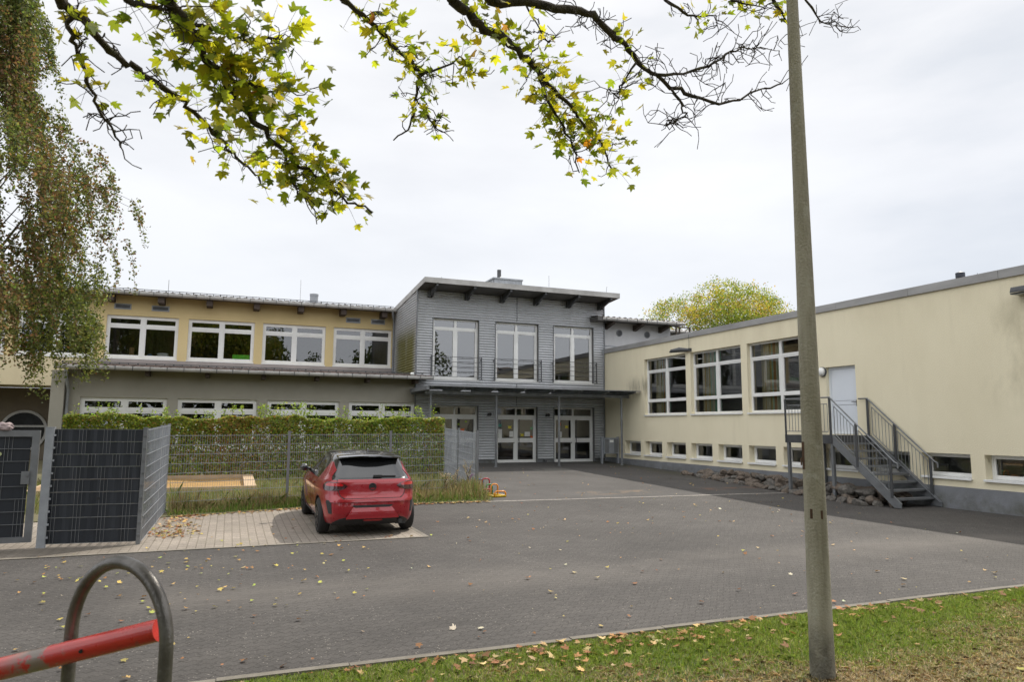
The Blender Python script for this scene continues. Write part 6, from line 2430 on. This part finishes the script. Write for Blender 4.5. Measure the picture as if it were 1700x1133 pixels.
# leaves on the hanging limbs: (limb, from, to, how many, spread)
LP_, SPN, LC, LS = [], [], [], []
for key, u0, u1, cnt, spread, sx_ in (('2', 0, .30, 34, .19, .085), ('2', .25, .62, 60, .16, .095), ('2', .62, .90, 92, .15, .088), ('2b', 0, 1, 13, .16, .09), ('2c', 0, 1, 72, .18, .10), ('2d', 0, 1, 66, .18, .10), ('2e', 0, .8, 14, .10, .09),
                                  ('1', .02, .12, 5, .12, .09), ('1', .42, .95, 46, .14, .085), ('1b', .0, .6, 20, .12, .085), ('3', .05, .45, 44, .15, .095), ('3', .45, .8, 14, .12, .085), ('3b', .1, 1, 30, .12, .095),
                                  ('3c', .1, 1, 10, .09, .08), ('4', .05, .28, 22, .16, .09), ('4', .28, .62, 66, .19, .10), ('4', .62, .97, 60, .20, .095), ('4b', .1, .9, 44, .16, .095), ('5', .30, .45, 8, .12, .09), ('5d', 0, .6, 12, .14, .09), ('5e', .5, 1, 4, .08, .08),
                                  ('6', .2, .9, 12, .11, .09), ('8', 0, 1, 18, .12, .09), ('7', 0, .4, 6, .10, .09)):
    cnt = int(cnt * 1.75)
    sx_ *= .84
    pts = np.array(LIMB[key])
    k = len(pts)
    ff = rng.uniform(u0, u1, cnt) * (k - 1)
    base = np.array([[np.interp(f, range(k), pts[:, i]) for i in range(3)] for f in ff])
    off = np.clip(rng.normal(0, spread * .72, (cnt, 3)), -1.25 * spread, 1.25 * spread) + [0.02, 0, -.015]
    LP_.append(base + off)
    sp = off / (np.linalg.norm(off, axis=1, keepdims=True) + 1e-6) + [0, 0, -.8] + rng.normal(0, .3, (cnt, 3))
    SPN.append(sp)
    c_ = palette(cnt, [(.25, .27, .014), (.33, .32, .016), (.17, .205, .018), (.39, .34, .02), (.10, .135, .016)], .18, [.3, .26, .2, .14, .1])
    o_ = palette(cnt, [(.48, .20, .02), (.42, .27, .03), (.34, .16, .04)], .15)
    mm = rng.random(cnt) < .015
    c_[mm] = o_[mm]
    LC.append(c_)
    LS.append(rng.uniform(.75, 1.2, cnt) * sx_)
    for j in range(cnt):                       # leaf stalks
        if rng.random() < .6:
            tw_.tube([tuple(base[j]), tuple(base[j] + off[j] * .55 + np.array([0, 0, .012])), tuple(base[j] + off[j])], [.0020, .0014, .0010], 3, caps=False)
for fp in FEED:                             # leaves on the higher stretches of the limbs, over the viewer
    cnt = 130
    ff = rng.uniform(6, len(fp) - 1, cnt)
    base = np.array([[np.interp(f, range(len(fp)), fp[:, i]) for i in range(3)] for f in ff])
    q = base + rng.normal(0, .22, (cnt, 3)) + [0, 0, .05]
    fwd_ = q[:, 0] * .36851 + q[:, 1] * .92166 + (q[:, 2] - 1.95) * .1214
    up_ = q[:, 0] * -.0509 + q[:, 1] * -.11039 + (q[:, 2] - 1.95) * .99258
    ok_ = up_ > np.maximum(fwd_, .2) * .50 + .10
    q, base = q[ok_], base[ok_]
    LP_.append(q)
    SPN.append(np.c_[rng.normal(0, .4, (len(q), 2)), -np.ones(len(q))])
    LC.append(palette(len(q), [(.25, .27, .014), (.33, .32, .016), (.17, .205, .018), (.39, .34, .02)], .18))
    LS.append(rng.uniform(.08, .115, len(q)))
    for j in range(0, len(q), 2):
        tw_.tube([tuple(base[j]), tuple((base[j] + q[j]) / 2 + np.array([0, 0, .03])), tuple(q[j])], [.006, .004, .002], 3, caps=False)
P = np.concatenate(LP_)
n = len(P)
N = unit(n) * .8 + np.array([0.0, -.25, .75])
leaf_mesh('hanging_leaves', P, N, np.concatenate(LS), np.concatenate(LC), MAPLE, M['leaf_thin'], mt, spin=np.concatenate(SPN), fold=.4)
tw_.build('twigs', M['twig'], mt)
# the rest of the crown, above and behind
n = 60000
v = unit(n) * (rng.random((n, 1)) ** .4)
P = v * np.array([7.2, 6.5, 4.2]) + np.array([-2.6, -3.4, 8.9])
clump = np.array([mnoise.noise(Vector(p) * .55) for p in P])
fw_ = P[:, 0] * .36851 + P[:, 1] * .92166 + (P[:, 2] - 1.95) * .1214
upc = P[:, 0] * -.0509 + P[:, 1] * -.11039 + (P[:, 2] - 1.95) * .99258
keep = (clump > -.12) & (P[:, 2] > 4.6) & ((fw_ < .6) | (upc > fw_ * .49 + 1.15)) & (P[:, 1] < 3.2)
P = P[keep]
n = len(P)
leaf_mesh('crown', P, unit(n) + [0, 0, .5], rng.uniform(.16, .26, n), palette(n, [(.13, .16, .02), (.18, .19, .025), (.09, .12, .018), (.24, .2, .03)], .2), MAPLE, M['leaf'], mt)
b = MB()
for k in range(22):
    a = rng.uniform(0, 6.28)
    e = Vector((-2.6 + 5.2 * math.cos(a), -3.6 + 4.6 * math.sin(a) - .5, rng.uniform(6.5, 11)))
    if e.y > 1.5:
        e.y = 1.5
    s_ = Vector((-3.0, -1.7, rng.uniform(4.5, 8)))
    b.tube([tuple(s_), tuple(s_.lerp(e, .5) + Vector((0, 0, .5))), tuple(e)], [.10, .06, .02], 6, caps=False)
b.build('upper_limbs', M['bark'], mt, smooth=True)

# ------------------------------------------------------------------ across the street, behind the viewer: what the window panes mirror
def street_tree(name, x, y, hgt, rad, first=None, lab='', group='trees across the street mirrored in the windows'):
    if first is not None:
        o = copy_tree(first)
        o.location = (x, y, 0)
        o.scale = (rad / 5, rad / 5, hgt / 14)
        tag(o, lab, 'tree', group)
        return o
    t = thing(name, lab, 'tree', (0, 0, 0), group)
    b = MB()
    b.tube([(0, 0, -.2), (.1, 0, 3), (-.1, 0, 7), (0, 0, 12)], [.35, .28, .2, .06], 10)
    for k in range(14):
        a = k * 2.4
        z = 3 + k * .55
        b.tube([(0, 0, z), (1.5 * math.cos(a), 1.5 * math.sin(a), z + .9), (3.6 * math.cos(a), 3.6 * math.sin(a), z + 1.6)], [.12, .08, .03], 5, caps=False)
    b.build('trunk', M['bark'], t, smooth=True, world=False)
    n = 9000
    v = unit(n) * rng.random((n, 1)) ** .38
    P = v * np.array([5, 5, 6.8]) * (1 + .25 * np.array([mnoise.noise(Vector(q) * 2.2) for q in v]))[:, None] + [0, 0, 7.0]
    keep = np.array([mnoise.noise(Vector(q) * .6) for q in P]) > -.22
    P = P[keep]
    leaf_mesh('crown', P, unit(len(P)), rng.uniform(.30, .50, len(P)), palette(len(P), [(.06, .085, .018), (.085, .105, .022), (.045, .065, .015)], .2), OVAL, M['leaf'], t)
    t.location = (x, y, 0)
    t.scale = (rad / 5, rad / 5, hgt / 14)
    return t


T0 = street_tree('street_tree', -15, -24, 17, 6.0, None, 'dark leafy tree across the street, mirrored in the classroom windows')
for x, y, h_, r_ in ((-6, -27, 18, 6.5), (2.0, -25, 15.5, 5.5), (-25, -22, 17, 6.5), (10.5, -26, 11.5, 4.5), (17, -25, 11.0, 4.2), (20.0, -27, 15.0, 5.6), (-34, -10, 15, 6), (24, -30, 9, 4)):
    street_tree('street_tree', x, y, h_, r_, T0, 'dark leafy tree across the street, mirrored in the classroom windows')
ho = thing('street_house', 'pale house with a dark hipped roof mirrored in the upper panes of the entrance building', 'house', (38, -32, 0))
b = MB()
b.box(29, -37, -.2, 48, -27, 6.0)
b.build('wall', M['render_pale'], ho)
b = MB()
b.add([(28.3, -37.7, 5.9), (48.7, -37.7, 5.9), (48.7, -26.3, 5.9), (28.3, -26.3, 5.9), (33, -32, 10.2), (44, -32, 10.2)], [(0, 3, 2, 1), (0, 1, 5, 4), (1, 2, 5), (2, 3, 4, 5), (3, 0, 4)])
b.build('roof', M['tile'], ho)
for k in range(5):
    b = MB()
    x = 31 + k * 3.6
    b.box(x, -26.98, 3.6, x + 1.4, -26.93, 5.0)
    f_ = b.build('window', M['white'], ho)
    b = MB()
    b.box(x + .08, -26.925, 3.68, x + 1.32, -26.92, 4.92)
    b.build('pane', m_dp, f_)
